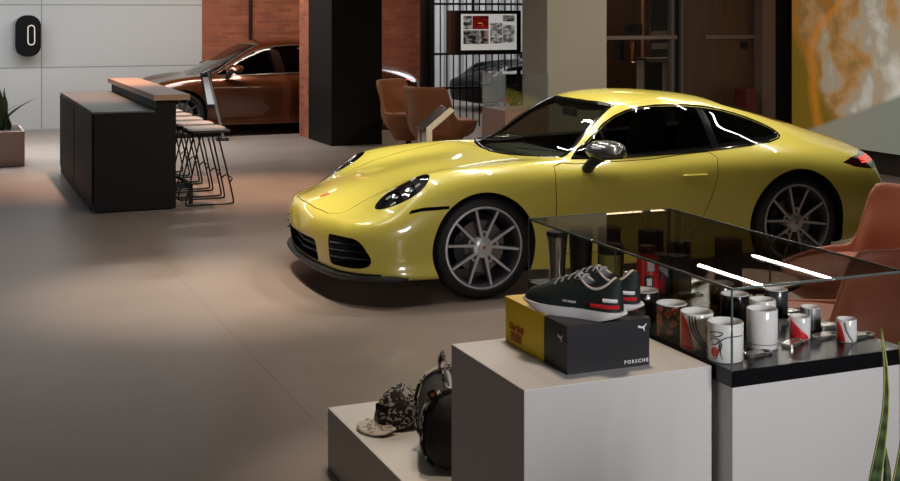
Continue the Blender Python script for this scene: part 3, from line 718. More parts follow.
def leaf_mat(name, c1, c2, edge):
    m = mat(name, rough=.45); n, l, b = nodes(m)
    tc = n.new('ShaderNodeTexCoord'); w = n.new('ShaderNodeTexWave'); w.wave_type = 'BANDS'; w.bands_direction = 'Z'; w.inputs['Scale'].default_value = 9; w.inputs['Distortion'].default_value = 7; w.inputs['Detail'].default_value = 3
    l.new(tc.outputs['Object'], w.inputs['Vector']); cr = n.new('ShaderNodeValToRGB'); cr.color_ramp.elements[0].color = (*c1,1); cr.color_ramp.elements[1].color = (*c2,1); l.new(w.outputs['Fac'], cr.inputs[0]); l.new(cr.outputs[0], b.inputs['Base Color']); return m
K['leaf'] = leaf_mat('snake_leaf',(.020,.038,.012),(.06,.095,.032),None); K['leaf_edge'] = mat('leaf_margin',(.36,.36,.09),.45)
def struct(name, mb, m, **k):
    o = mb.build(name, m, **k); o['kind'] = 'structure'; return o
# ------------------------------------------------------------------ the room
UL, UR, VB, ZC = -4.0, 13.0, 20.7, 3.5
struct('floor', MB().box(UL-.2,-2.2,-.1,14.2,25.2,0), K['floor'])
struct('ceiling', MB().box(UL-.2,-2.2,ZC,14.2,25.2,ZC+.1), K['ceiling'])
struct('wall_left', MB().box(UL-.2,-2.0,0,UL,VB,ZC), K['wall_dark'])
struct('wall_back', MB().box(UL-.2,VB,0,4.19,VB+.25,ZC), K['panel'])
struct('wall_brick', MB().box(4.19,VB-.02,0,8.12,VB+.25,ZC), K['brick'])
struct('wall_front', MB().box(UL-.2,-2.2,0,14.2,-2.0,ZC), K['wall_dark'])
struct('wall_far', MB().box(8.12,25.0,0,14.2,25.2,ZC), K['white'])
struct('wall_corner', MB().box(8.0,VB+.25,0,8.12,25.0,ZC), K['white'])
struct('wall_right', MB().box(10.2,-2.0,0,10.4,13.0,ZC), K['wall_dark'])
struct('wall_recess', MB().box(14.0,13.0,0,14.2,25.0,ZC), K['wall_dark'])
struct('baseboard_back', MB().box(UL,VB-.015,0,4.17,VB,.03), K['grey_light'])
# ribs of the pale wall beyond the grid screen
b = MB()
for i in range(17): b.box(8.3+i*.34,24.96,0,8.42+i*.34,25.0,ZC)
struct('trim_1', b, K['grey_light'])
# columns
struct('column_dark', MB().box(5.2,16.7,0,5.95,17.85,ZC), K['black_col'])
struct('column_brick', MB().box(5.2,17.85,0,5.95,18.35,ZC), K['brick'])
struct('column_cream', MB().box(6.385,12.41,0,7.154,13.05,ZC), K['cream'], bevel=.01)
t = MB(); t.tube([(5.0,VB-.06,1.32),(5.0,VB-.06,ZC)], .03, 10); tag(t.build('wall_conduit', K['blackm'], smooth=True), 'thin dark conduit running up the red brick wall above the copper coloured car','pipe')
# lit wall picture on the right-hand wall
art = MB(); art.box(10.10,8.6,.27,10.2,12.85,3.3); tag(art.build('wall_picture', K['art']), 'huge abstract orange and grey picture filling the wall behind the yellow car','picture')
# ------------------------------------------------------------------ storefront behind the yellow car (v = 13.05)
VS = 13.05
def U(px, v): # where a line of sight from the photographer meets a plane v
    k = (px-450)/1240; A = math.radians(22.75); d = v/(-k*math.sin(A)+math.cos(A)); return k*d*math.cos(A)+d*math.sin(A)
struct('wall_storefront', MB().box(U(773,VS),VS,0,10.2,VS+.3,ZC), K['black'])
struct('trim_2', MB().box(U(760,VS),VS-.05,0,U(773,VS),VS+.15,ZC), K['taupe'])
struct('wall_walnut', MB().box(U(683,VS+.12),VS+.12,0,U(760,VS),VS+.2,ZC), K['wood_wall'])
t = MB(); t.box(7.16,VS+.02,.02,U(671,VS),VS+.035,ZC); o = struct('window_1', t, K['store'])
t = MB(); t.box(U(670.5,VS),VS-.02,0,U(673.5,VS),VS+.07,ZC); t.box(U(680,VS),VS-.02,0,U(682.5,VS),VS+.07,ZC); t.box(U(673.5,VS),VS+.03,0,U(680,VS),VS+.07,ZC,1); struct('door_1', t, [mat('door_frame',(.10,.085,.07),.5), K['black']])
hz = 1.8854-(38.5-12)/1240*14.6
t = MB(); t.box(7.16,VS-.03,hz-.022,U(676,VS),VS+.02,hz+.022); struct('trim_3', t, K['taupe'])
t = MB(); t.box(U(710,VS),VS+.09,hz-.03,U(760,VS),VS+.12,hz+.02); struct('trim_4', t, K['taupe'])
t = MB(); t.box(U(746.5,VS),VS+.08,hz-.15,U(751.5,VS),VS+.12,hz-.07); tag(t.build('card_reader', K['black'], bevel=.006), 'small square black card reader on the walnut panel','card reader')
t = MB(); t.box(U(747,VS-.3),VS-.3,0,U(759,VS-.3),VS-.02,.93); tag(t.build('red_bin', K['red'], bevel=.02), 'dark red box standing before the walnut panel, beyond the yellow car roof','box')
# room behind the glass
VR = 17.0
struct('wall_inner', MB().box(U(540,VR),VR,0,14.0,VR+.1,ZC), K['wood_wall'])
t = MB(); vv=VS+1.4; t.box(U(648,VR-.1),VR-.12,0.2,U(672,VR-.1),VR-.02,3.4); tag(t.build('dark_window', K['screen_dark']), 'tall dark pane deep in the room behind the glass door','window')
def Z(py, px, v):
    k = (px-450)/1240; A = math.radians(22.75); d = v/(-k*math.sin(A)+math.cos(A)); return 1.8854-(py-12)/1240*d
wp = [o for o in bpy.data.objects if o.name == 'dark_window'][0]
for y0_, y1_, xa in ((31,36,650),(43,49,651),(60.5,62,649)):
    t = MB(); t.box(U(xa,VR-.1),VR-.135,Z(y1_,660,VR-.12),U(671,VR-.1),VR-.12,Z(y0_,660,VR-.12)); t.build('glazing_band', mat('pale_band',(.30,.33,.36),.4), wp)
sl = empty('slatted_post', (U(646,15),15,Z(57,646,15)), 0, 'pale slatted wooden post hanging behind the glass door beside a copper pendant', 'post')
for k in range(3):
    MB().box(-.055+.04*k,-.04,0,-.03+.04*k,.04,ZC-Z(57,646,15)).build('slat', K['slat'], sl)
pl = empty('pendant_lamp', (U(633,14.6),14.6,Z(62,633,14.6)), 0, 'narrow copper pendant lamp glowing behind the glass door', 'lamp')
t = MB(); t.lathe([(.0,.0),(.028,.0),(.035,.02),(.035,.27),(.02,.29)], 16); t.build('lamp_shade', K['lampcop'], pl, smooth=True, angle=40)
t = MB(); t.tube([(0,0,.28),(0,0,ZC-Z(62,633,14.6))], .006, 6); t.build('cord', K['black'], pl)
t = MB(); t.lathe([(0,-.002),(.02,-.002),(.02,.004),(0,.004)], 12); t.build('bulb', mat('bulb_glow',(1,.6,.3),.4,emis=(1,.55,.25),estr=6), pl)
sh = empty('wall_shelf', (U(624,14.8),14.8,Z(34,624,14.8)), 0, 'black box frame shelf holding dark objects behind the glass, beside the cream column', 'shelf')
t = MB(); t.box(-.02,-.15,0,.20,.15,.015); t.box(-.02,-.15,.12,.20,.15,.135); t.box(.185,-.15,0,.20,.15,.135); t.build('frame', K['black'], sh)
t = MB(); t.box(-.12,-.1,-.36,-.06,.1,-.06); t.box(.02,-.1,-.36,.30,.1,-.335); t.build('rail', K['black'], sh)
tag(MB().lathe([(0,0),(.06,0),(.075,.05),(.05,.10),(0,.105)],16).build('vase', K['black'], None, smooth=True, loc=(U(624,14.8)+.06,14.8,Z(34,624,14.8)+.0155)), 'rounded black vase on the box frame shelf behind the glass','vase')
t = MB(); t.box(U(640,15.3),15.2,Z(61,640,15.3),U(671,15.3),15.5,Z(59,640,15.3)+.01); t.box(U(642,15.3),15.25,0,U(643.5,15.3),15.45,Z(61,640,15.3)); t.box(U(668,15.3),15.25,0,U(669.5,15.3),15.45,Z(61,640,15.3))
tag(t.build('console_table', K['grey_light']), 'slim grey console table with thin legs behind the glass door','table')
# ------------------------------------------------------------------ white panel wall: charger
ch = empty('wall_charger', (1.395,VB,1.185), 0, 'black oval car charging box mounted on the white panelled wall', 'charger')
t = MB(); t.prism(rrect(-.20,.03,.10,.62,.14,8), -.11, 0, 'y'); t.build('housing', K['grey_light'], ch, bevel=.02)
t = MB(); t.prism(rrect(-.165,0,.215,.65,.17,10), -.22, -.11, 'y'); t.build('cover', mat('charger_black',(.005,.005,.005),.6,spec=.15), ch, bevel=.03, seg=3)
t = MB(); t.tube([(x,-.222,z) for x,z in rrect(.02,.185,.12,.49,.05,6)], .010, 6, closed=True); t.build('light_ring', mat('ring_light',(.8,.72,.65),.4,emis=(1,.85,.75),estr=.15), ch)
# ------------------------------------------------------------------ steel post and grid screen
FV = 18.75
fp = empty('steel_post', (U(426.5,FV),FV,0), 0, 'black perforated steel post between the brick wall and the grid screen', 'post')
w2 = (U(432,FV)-U(421,FV))/2
t = MB(); t.box(-w2,-.05,0,-w2+.05,.05,ZC); t.box(w2-.05,-.05,0,w2,.05,ZC); t.box(-w2+.05,.02,0,w2-.05,.03,ZC); t.build('post', K['blackm'], fp)
gs = empty('grid_screen', (U(432,FV),FV,0), 0, 'black steel bar screen in front of the parked black car, behind the hanging television', 'screen')
gx = .03; i = 0
while gx < 2.6:
    t = MB(); t.box(gx-.009,-.009,0,gx+.009,.009,ZC); t.build('bar', K['blackm'], gs); gx += .1165; i += 1
for py in (-40,4,54,88):
    zz = 1.8854-(py-12)/1240*20.3; t = MB(); t.box(.012,-.02,zz-.018,2.6,.01,zz+.018); t.build('cross_bar', K['blackm'], gs)
# television on a ceiling pole
TV = 18.45
tvd = [U(461,TV),U(516.5,TV)]
def Zt(py,px=488): return Z(py,px,TV)
tv = empty('television', ((tvd[0]+tvd[1])/2,TV,Zt(32)), 0, 'flat television hanging before the grid screen, showing small car pictures on white', 'television')
hw = (U(521,TV)-U(457.5,TV))/2; cx_ = (U(521,TV)+U(457.5,TV))/2-tv.location.x
zt, zb = Zt(10.5)-tv.location.z, Zt(53.5)-tv.location.z
t = MB(); t.box(cx_-hw,.0,zb,cx_+hw,.07,zt); t.build('frame', K['black'], tv, bevel=.006)
t = MB(); t.box(U(447,TV+.24)-tv.location.x,.07,zb-.01,cx_+hw-.25,.24,zt-.0); t.build('mounting_box', mat('brown_box',(.05,.022,.014),.6), tv)
sw, sz1, sz0 = (tvd[1]-tvd[0])/2, Zt(14)-tv.location.z, Zt(50)-tv.location.z
scr_m = mat('screen_white',(.6,.59,.57),.3,emis=(.78,.77,.75),estr=.42)
t = MB(); t.box(-sw,-.004,sz0,sw,.0,sz1); t.build('screen', scr_m, tv)
def photo_mat(name, c0, c1, seed, red=False):
    m = mat(name, rough=.4); n, l, b = nodes(m); tc = n.new('ShaderNodeTexCoord'); mp = n.new('ShaderNodeMapping'); mp.inputs['Location'].default_value = (seed*3.1,0,seed); mp.inputs['Scale'].default_value = (1,1,1.7)
    nz = n.new('ShaderNodeTexNoise'); nz.inputs['Scale'].default_value = 11; nz.inputs['Detail'].default_value = 3; cr = n.new('ShaderNodeValToRGB'); e = cr.color_ramp.elements; e[0].position = .42; e[1].position = .58; e[0].color = (*c0,1); e[1].color = (*c1,1)
    l.new(tc.outputs['Object'], mp.inputs[0]); l.new(mp.outputs[0], nz.inputs['Vector']); l.new(nz.outputs['Fac'], cr.inputs[0]); l.new(cr.outputs[0], b.inputs['Base Color']); l.new(cr.outputs[0], b.inputs['Emission Color']); b.inputs['Emission Strength'].default_value = .35; return m
# (x0,y0,x1,y1) in the fraction of the screen
tiles = [(.04,.05,.19,.42,'g'),(.20,.05,.49,.42,'r'),(.75,.04,.96,.21,'d'),(.52,.25,.74,.63,'g2'),(.75,.31,.96,.80,'g2'),(.04,.45,.33,.83,'d'),(.34,.45,.49,.83,'rg'),(.52,.65,.74,.82,'g')]
for k,(x0,y0,x1,y1,c) in enumerate(tiles):
    X = lambda f: -sw+2*sw*f; Y = lambda f: sz1+(sz0-sz1)*f
    cols = {'g':((.02,.02,.02),(.42,.42,.42)),'d':((.01,.01,.01),(.25,.25,.25)),'g2':((.12,.12,.12),(.55,.55,.55)),'r':((.03,.004,.004),(.32,.008,.01)),'rg':((.02,.02,.02),(.35,.25,.25))}[c]
    t = MB(); t.box(X(x0),-.006,Y(y1),X(x1),-.004,Y(y0)); pc = t.build('picture', photo_mat('screen_picture', *cols, k+1), tv)
    if c == 'r':
        t = MB(); t.box(X(.30),-.008,Y(.27),X(.37),-.006,Y(.245)); t.box(X(.38),-.008,Y(.36),X(.385),-.006,Y(.25)); t.build('picture_mark', mat('amber_mark',(.8,.3,.05),.5,emis=(.8,.3,.05),estr=.5), pc)
t = MB(); t.tube([(U(473,TV+.1)-tv.location.x,.1,zt-.01),(U(473,TV+.1)-tv.location.x,.1,ZC-tv.location.z)], .025, 8); t.build('ceiling_pole', K['blackm'], tv)
# ------------------------------------------------------------------ bar counter and stools
bar = empty('bar_counter', (1.41,11.95,0), 0, 'long dark bar counter with a raised wooden ledge on one side, stools behind it', 'counter')
t = MB(); t.box(.0,0,.012,.76,3.2,.935); t.box(.03,.03,0,.73,3.17,.012); t.build('cabinet', K['bar'], bar, bevel=.004)
t = MB(); t.box(-.005,-.005,.935,.56,3.205,.95); t.build('worktop', K['bartop'], bar)
t = MB(); t.box(.58,0,.93,.76,3.2,1.045); t.build('riser', K['bar'], bar)
t = MB(); t.box(.54,-.05,1.045,.885,3.25,1.10); t.build('ledge', K['oak'], bar, bevel=.003)
for k in range(2):
    d = MB(); d.box(-.014,.06+k*1.56,.09,.0,1.58+k*1.56,.925); dr = d.build('door', K['bar'], bar, bevel=.002)
t = MB(); t.box(.76,.25,.16,.96,.29,.20); t.box(.93,.25,0,.97,.29,.20); t.box(.95,.27,.16,.97,3.0,.20); t.build('foot_rail', K['blackm'], bar)
def stool():
    s = empty('bar_stool', (0,0,0))
    t = MB(); t.prism(rrect(-.19,-.17,.19,.17,.07,5), .725, .748); t.build('seat', mat('stool_seat',(.55,.53,.50),.4) if 'stool_seat' not in bpy.data.materials else bpy.data.materials['stool_seat'], s, bevel=.008)
    t = MB(); t.prism(rrect(-.19,-.19,.24,.19,.08,5), .700, .718); t.build('seat_pan', K['blackm'], s, bevel=.006)
    for sy in (-1,1):
        y = sy*.20; yt = sy*.15
        pts = catmull([(-.06,yt,.70),(-.14,(yt+y)/2,.36),(-.215,y,.05),(-.20,y,.012),(-.16,y,.009),(.18,y,.009),(.225,y,.014),(.245,y,.05),(.17,(yt+y)/2,.40),(.10,yt,.70)], 4)
        t = MB(); t.tube(pts, .0085, 8); t.build('sled_leg', K['blackm'], s, smooth=True)
    t = MB(); t.tube(catmull([(.213,-.185,.21),(.245,-.15,.245),(.25,0,.25),(.245,.15,.245),(.213,.185,.21)],5), .0075, 8); t.build('foot_bar', K['blackm'], s, smooth=True)
    t = MB(); t.tube([(-.175,-.18,.21),(-.175,.18,.21)], .0075, 8); t.build('stretcher', K['blackm'], s, smooth=True)
    return s
st0 = stool()
lab = ['black wire sled bar stool with pale seat, nearest one beside the bar','wire sled bar stool, second one along the bar from the photographer','wire sled bar stool, middle one of the row along the bar','wire sled bar stool, fourth one along the bar','wire sled bar stool farthest along the bar, almost hidden by the others']
for i in range(5):
    s = st0 if i == 0 else copy_tree(st0)
    s.location = (2.50,12.25+.56*i,0); tag(s, lab[i], 'bar stool', 'bar stools in a row along the counter')
# ------------------------------------------------------------------ planter with snake plant (far left)
def leaf(c, h, w, lean, az, parent, name='leaf', twist=.0, edge=True, n=12):
    rows = []; er = [[],[]]
    ca, sa = math.cos(az), math.sin(az)
    for i in range(n+1):
        t = i/n; ww = w*(math.sin(min(1,(t*.92+.22))*PI*.93)**.8)*(1 if t < .98 else .3)
        ww = w*max(.02,(1-t**3.2))*(.62+.38*math.sin(PI*min(1,t*1.3)))
        off = lean*t*t; a = twist*t; z = c[2]+h*t*(1-.08*lean*t)
        wob = .012*math.sin(t*9+az*3)
        ctr = Vector((c[0]+ca*off+wob*-sa, c[1]+sa*off+wob*ca, z)); side = Vector((-math.sin(az+a), math.cos(az+a),0)); nrm = Vector((math.cos(az+a), math.sin(az+a),0))
        row = [ctr+side*ww*q+nrm*(abs(q)**2*ww*.35) for q in (-1,-.5,0,.5,1)]
        rows.append(row); er[0].append(row[0]); er[1].append(row[-1])
    m = MB(); m.grid(rows); o = m.build(name, K['leaf'], parent, smooth=True, angle=80)
    sd = o.modifiers.new('thick','SOLIDIFY'); sd.thickness = .004; sd.offset = 0
    if edge:
        for e in er:
            m = MB(); m.tube(e, [max(.0012,w*.11)]*len(e), 5); m.build('leaf_margin', K['leaf_edge'], o, smooth=True)
    return o
pp = empty('planter', (.62,16.42,0), 0, 'square clay coloured planter by the white wall', 'planter')
t = MB(); t.box(-.45,-.42,0,.45,.42,.43); t.build('pot', K['terracotta'], pp, bevel=.01)
t = MB(); t.box(-.42,-.39,.40,.42,.39,.435); t.build('soil', K['soil'], pp)
sp = empty('snake_plant', (.62,16.42,.4355), 0, 'dark green snake plant growing in the square planter by the white wall', 'plant')
random.seed(3)
for k in range(16):
    x, y = random.uniform(-.05,.32) if k > 4 else random.uniform(-.34,0), random.uniform(-.25,.2); leaf((x,y,0), random.uniform(.26,.56), random.uniform(.034,.048), random.uniform(.03,.12), math.radians(-112)+random.uniform(-.7,.7), sp, edge=False, n=9)
leaf((.20,0,0), .38, .042, .42, -.1, sp, edge=False, twist=-1.4); leaf((.12,-.1,0), .30, .04, .26, .1, sp, edge=False); leaf((.0,-.1,0), .60, .045, .10, .4, sp, edge=False)
# ------------------------------------------------------------------ leaning info stand by the copper car
ks = empty('info_stand', (3.97,18.14,0), math.radians(-10), 'slim leaning information stand with tilted panel beside the copper coloured car', 'stand')
t = MB(); t.box(-.09,-.16,0,.09,.16,.02); t.build('base', K['black'], ks)
t = MB(); t.obox((-.09,0,.50), (.018,0,0), (0,.05,0), (-.115,0,.50)); t.build('post', mat('pale_post',(.22,.20,.185),.4), ks)
t = MB(); t.obox((-.20,-.01,.73), (.08,0,0), (0,.02,0), (-.045,0,.26)); t.build('sign_board', K['black'], ks)
t = MB(); t.obox((-.20,-.034,.73), (.05,0,0), (0,.003,0), (-.035,0,.20)); t.build('printed_panel', mat('pale_print',(.8,.82,.84),.4), ks)
t = MB(); t.obox((-.17,.0,1.035), (.15,.0,.075), (-.0,.13,.0), (0,0,.012)); t.build('tilted_panel', K['screen_dark'], ks)
# ------------------------------------------------------------------ lectern with angled display behind the yellow car
le = empty('display_stand', (4.15,10.40,0), math.radians(-8), 'cream edged information stand with angled dark screen, behind the bonnet of the yellow car', 'stand')
t = MB(); t.box(-.15,-.13,0,.12,.13,.015); t.build('base', K['cream_metal'], le)
t = MB(); t.prism([(-.045,0),(-.005,0),(-.005,.86),(.155,1.035),(.125,1.065),(-.045,.88)], -.13, -.115, 'y'); t.prism([(-.045,0),(-.005,0),(-.005,.86),(.155,1.035),(.125,1.065),(-.045,.88)], .115, .13, 'y'); t.build('side_frame', K['cream_metal'], le)
t = MB(); t.obox((-.02,0,.46), (.012,0,0), (0,.114,0), (0,0,.44)); t.build('front_panel', K['screen_dark'], le)
t = MB(); t.obox((.035,0,.955), (.088,0,.0965), (0,.115,0), (-.012,0,.011)); sc_ = t.build('screen', K['screen_dark'], le, bevel=.004); le.scale = (1.3,1.3,.97)
# ------------------------------------------------------------------ tub chairs
def tub_chair(name, mshell, mseat, loc, rz, scale=1.0):
    c = empty(name, loc, rz)
    NP, NT = 29, 13; rows = []
    for i in range(NT):
        t = i/(NT-1); row = []
        for j in range(NP):
            ph = math.radians(-152+304*j/(NP-1)); a = abs(ph)
            # height of the rim: tall wings at the back, low arms, dropping to the seat front
            def sm(x,a0,a1): x = min(1,max(0,(x-a0)/(a1-a0))); return x*x*(3-2*x)
            bk = 1-sm(a,math.radians(55),math.radians(67))
            top = .50+.375*bk-.05*sm(a,math.radians(90),math.radians(150))
            z = .14+(top-.14)*t
            base = .17+.20*sm(z,.05,.50)
            waist = 1-.10*math.exp(-((z-.60)/.10)**2)*sm(a,.2,.8)*bk
            r_ = base*waist+.03*sm(z,.6,.9)*bk
            fx = 1.0+.62*sm(a,math.radians(80),math.radians(150))*sm(z,.25,.5)
            x = math.cos(ph)*r_*fx; y = math.sin(ph)*r_*(1.06+.05*sm(a,.8,1.4))
            row.append(Vector((x*(1-.10*bk)+.10*(z-.45)*bk*max(0,math.cos(ph)), y, z)))
        rows.append(row)
    m = MB(); m.grid(rows); o = m.build('shell', mshell, c, smooth=True, angle=180)
    sd = o.modifiers.new('thick','SOLIDIFY'); sd.thickness = .045; sd.offset = -1
    sb = o.modifiers.new('round','SUBSURF'); sb.levels = sb.render_levels = 1
    m = MB(); rr_ = []
    for (r,z) in ((.0,.28),(.28,.29),(.325,.33),(.35,.39),(.345,.445),(.30,.475),(.0,.482)):
        rr_.append([(math.cos(a)*r*(1.55 if math.cos(a)<0 else .85), math.sin(a)*r*1.02, z) for a in [2*PI*k/28 for k in range(28)]])
    m.grid(rr_, closed_u=True); m.build('seat', mseat, c, smooth=True, angle=180, merge=.0005)
    m = MB(); m.lathe([(0,.06),(.035,.06),(.035,.15),(0,.15)], 16); m.build('pedestal', K['blackm'], c, smooth=True)
    for k in range(4):
        a = PI/4+k*PI/2; m = MB(); m.tube([(0,0,.085),(.15*math.cos(a),.15*math.sin(a),.06),(.30*math.cos(a),.30*math.sin(a),.012)], [.022,.018,.012], 8); m.build('leg', K['blackm'], c, smooth=True)
    c.scale = (scale,)*3
    return c
c1 = tub_chair('tub_chair', K['tan'], K['tan_seat'], (5.98,15.72,0), math.radians(128), 1.10); tag(c1, 'tan leather tub chair farther back, nearer the dark column', 'chair')
c2 = copy_tree(c1); c2.location = (5.90,14.45,0); c2.rotation_euler.z = math.radians(208); tag(c2, 'tan leather tub chair with its back to the viewer, behind the cream edged stand', 'chair')
c3 = tub_chair('tub_chair', K['tan2'], K['tan2'], (4.904,5.534,0), math.radians(-6), 1.0); tag(c3, 'terracotta leather tub chair beside the rear wheel of the yellow car', 'chair')
c4 = copy_tree(c3); c4.location = (3.832,4.520,0); c4.rotation_euler.z = math.radians(-70); tag(c4, 'terracotta leather tub chair nearest the viewer, behind the glass showcase with mugs', 'chair')
rt = empty('side_table', (4.035,5.465,0), 0, 'small round wooden side table with black rim in front of the terracotta chairs', 'table')
t = MB(); t.lathe([(0,.435),(.235,.435),(.25,.445),(.25,.462),(0,.462)], 48); t.build('rim', K['black'], rt, smooth=True, angle=30)
t = MB(); t.lathe([(0,.462),(.243,.462),(.243,.470),(0,.470)], 48); t.build('tabletop', K['oak'], rt, smooth=True, angle=30)
t = MB(); t.lathe([(0,.0),(.16,.0),(.16,.012),(.02,.02),(.02,.435),(0,.435)], 32); t.build('pedestal', K['blackm'], rt, smooth=True, angle=30)
# ------------------------------------------------------------------ glass case behind the yellow car's bonnet
gc = empty('display_case', (5.13,10.85,0), 0, 'glass topped display case on a brownish plinth behind the yellow car windscreen', 'display case')
t = MB(); t.box(0,0,0,.47,.55,.90); t.build('plinth', mat('rose_plinth',(.26,.15,.11),.5), gc)
t = MB(); t.box(0,0,.90,.47,.55,.93); t.build('slab', bpy.data.materials['rose_plinth'], gc)
t = MB()
for a in ((0,0,.93,.008,.55,1.28),(.462,0,.93,.47,.55,1.28),(.008,0,.93,.462,.008,1.28),(.008,.542,.93,.462,.55,1.28),(0,0,1.28,.47,.55,1.288)): t.box(*a)
t.build('glass_cover', glassy('reflective_glass',(.9,.9,.88),1.6), gc)
# ------------------------------------------------------------------ low plinth, cap and bag
lp = MB(); lp.box(1.517,3.85,0,2.45,4.926,.25); tag(lp.build('low_plinth', K['plinth'], bevel=.003), 'low pale plinth on the floor carrying the cap and the black bag','plinth')
def pattern_mat(name, c0, c1, scale, thr=.5):
    m = mat(name, rough=.75); n, l, b = nodes(m); tc = n.new('ShaderNodeTexCoord'); nz = n.new('ShaderNodeTexNoise'); nz.inputs['Scale'].default_value = scale; nz.inputs['Detail'].default_value = 2; nz.inputs['Distortion'].default_value = 2.5
    cr = n.new('ShaderNodeValToRGB'); e = cr.color_ramp.elements; cr.color_ramp.interpolation = 'CONSTANT'; e[0].color = (*c0,1); e[1].color = (*c1,1); e[1].position = thr
    l.new(tc.outputs['Object'], nz.inputs['Vector']); l.new(nz.outputs['Fac'], cr.inputs[0]); l.new(cr.outputs[0], b.inputs['Base Color']); return m
cap = empty('cap', (1.735,4.62,.25), math.radians(200), 'black and white patterned peaked cap lying on the low plinth', 'cap'); cap.scale = (1.12,1.12,1.0)
capm = pattern_mat('cap_camouflage',(.015,.012,.012),(.42,.38,.36),26,.53)
rows = []
for i in range(9):
    t_ = i/8*PI/2; rows.append([(.105*math.cos(t_)*math.cos(a)*(1.08), .09*math.cos(t_)*math.sin(a), .015+.135*math.sin(t_)*(1+.10*math.cos(a)) + (.012*math.cos(5*a)*math.cos(t_)*.4)) for a in [2*PI*k/30 for k in range(30)]])
m = MB(); m.grid(rows, closed_u=True); m.f.append(tuple(range(30))); m.mi.append(0); m.build('crown', capm, cap, smooth=True, angle=180, merge=.001)
rows = []
for i in range(7):
    s_ = i/6; rows.append([((.095+.085*s_*math.cos(q)**.6)*1.0 if abs(q)<1.2 else .09, math.sin(q)*(.088-.004*s_), .020-.022*s_*math.cos(q)+.018*(1-abs(math.sin(q)))*0+.010*math.cos(q)) for q in [(-1.15+2.3*k/14) for k in range(15)]])
m = MB(); m.grid(rows); o = m.build('peak', pattern_mat('cap_peak_print',(.30,.26,.22),(.62,.58,.52),22,.48), cap, smooth=True, angle=180); sd = o.modifiers.new('thick','SOLIDIFY'); sd.thickness = .004
m = MB(); m.prism(rrect(-.03,.03,.03,.10,.012,4), .08, .102,'x'); m.build('front_patch', K['black'], cap, bevel=.004)
m = MB(); m.lathe([(0,0),(.007,.0),(.006,.005),(0,.007)],10,c=(0,0,.15)); m.build('button', K['black'], cap)
# black duffel bag
bag = empty('duffel_bag', (1.80,4.20,.25), math.radians(-18), 'black duffel bag with grey camouflage handles standing on the low plinth', 'bag'); bag.scale = (.98,.98,.98)
rows = []; NB = 32
for i in range(15):
    s_ = -1+2*i/14; e = (1-abs(s_)**5)**.35 if abs(s_)<1 else .0
    e = max(e,.02); rows.append([(.155*e*math.copysign(abs(math.cos(a))**.75,math.cos(a))*(1+.03*math.sin(3*a+4*s_)), .24*s_, .15+.15*e*math.copysign(abs(math.sin(a))**.8,math.sin(a))*(1+.03*math.cos(2*a+3*s_))-.0*(1-e)) for a in [2*PI*k/NB for k in range(NB)]])
m = MB(); m.grid(rows, closed_u=True); m.f.append(tuple(range(NB))); m.mi.append(0); m.f.append(tuple(14*NB+k for k in range(NB))); m.mi.append(0)
bagm = mat('black_canvas',(.008,.008,.009),.7,bump=.5,bscale=25); bo = m.build('body', bagm, bag, smooth=True, angle=180)
camo = pattern_mat('grey_camouflage',(.02,.02,.022),(.55,.52,.49),14,.5)
for yy in (-.155,.10):
    ks = .155 if yy < 0 else .163
    pts = [(ks*math.copysign(abs(math.cos(a))**.75,math.cos(a)), yy, .15+ks*math.copysign(abs(math.sin(a))**.8,math.sin(a))) for a in [PI*k/24*1.5-.7 for k in range(25)]]
    m = MB(); m.tube(pts, .014, 8, flat=.5); m.build('strap', camo, bag, smooth=True)
for xx,hh in ((-.05,.095),(.06,.075)):
    pts = catmull([(xx,-.11,.27),(xx*1.4,-.10,.325),(xx*1.2,-.05,.27+hh),(xx*1.2,.05,.27+hh),(xx*1.4,.10,.325),(xx,.11,.27)],5)
    m = MB(); m.tube(pts, .020, 8, flat=.3); m.build('handle', camo, bag, smooth=True)
pts = [(0.0-.04,-.14+.28*k/10,.298) for k in range(11)]
m = MB(); m.tube(pts, .008, 6, flat=.5); m.build('zip', K['grey'], bag)
m = MB(); m.obox((-.115,-.172,.285),(.013,0,.007),(0,.006,0),(-.009,0,.017)); pt = m.build('patch', K['black'], bag, bevel=.003)
m = MB(); m.lathe([(0,-.180),(.008,-.180),(.008,-.176)],16,axis='y',c=(-.115,0,.287)); m.build('badge', K['crest'] if 'crest' in K else CARM['crest'], pt)
# ------------------------------------------------------------------ tall plinth with shoe box
tp = MB(); tp.box(1.318,2.682,0,1.855,3.134,.975); tag(tp.build('tall_plinth', K['plinth'], bevel=.002), 'tall pale plinth in the foreground carrying the shoe box','plinth')
BX = empty('shoe_box', (1.472,2.752,.975), 0, 'black and yellow shoe box on the tall plinth', 'box')
bw, bd, bh = .243, .365, .122
yb = [(0,.135),(0,bd),(bw,bd),(bw,.20)]
m = MB(); m.box(.002,.002,0,bw-.002,.13,bh-.022); m.build('base', K['boxblack'], BX)
m = MB(); m.box(.002,.131,0,bw-.002,bd-.002,bh-.022); m.build('yellow_base', K['yellow'], BX)
m = MB(); m.prism([(0,0),(bw,0),(bw,.16),(.15,.135),(0,.125)], bh-.024, bh, 'z'); m.build('lid', K['boxblack'], BX)
m = MB(); m.prism([(0,.1255),(.15,.1355),(bw,.1605),(bw,bd),(0,bd)], bh-.024, bh, 'z'); m.build('yellow_lid', K['yellow'], BX)
def put_text(name, txt, size, m, parent, loc, rot, **k):
    me = text_mesh(txt, size, **k); return link(name, me, m, parent, loc, rot)
put_text('lettering','PORSCHE',.0125,K['print_white'],BX,(.200,-.001,.014),(PI/2,0,0), bold=.0003, font_space=1.45)
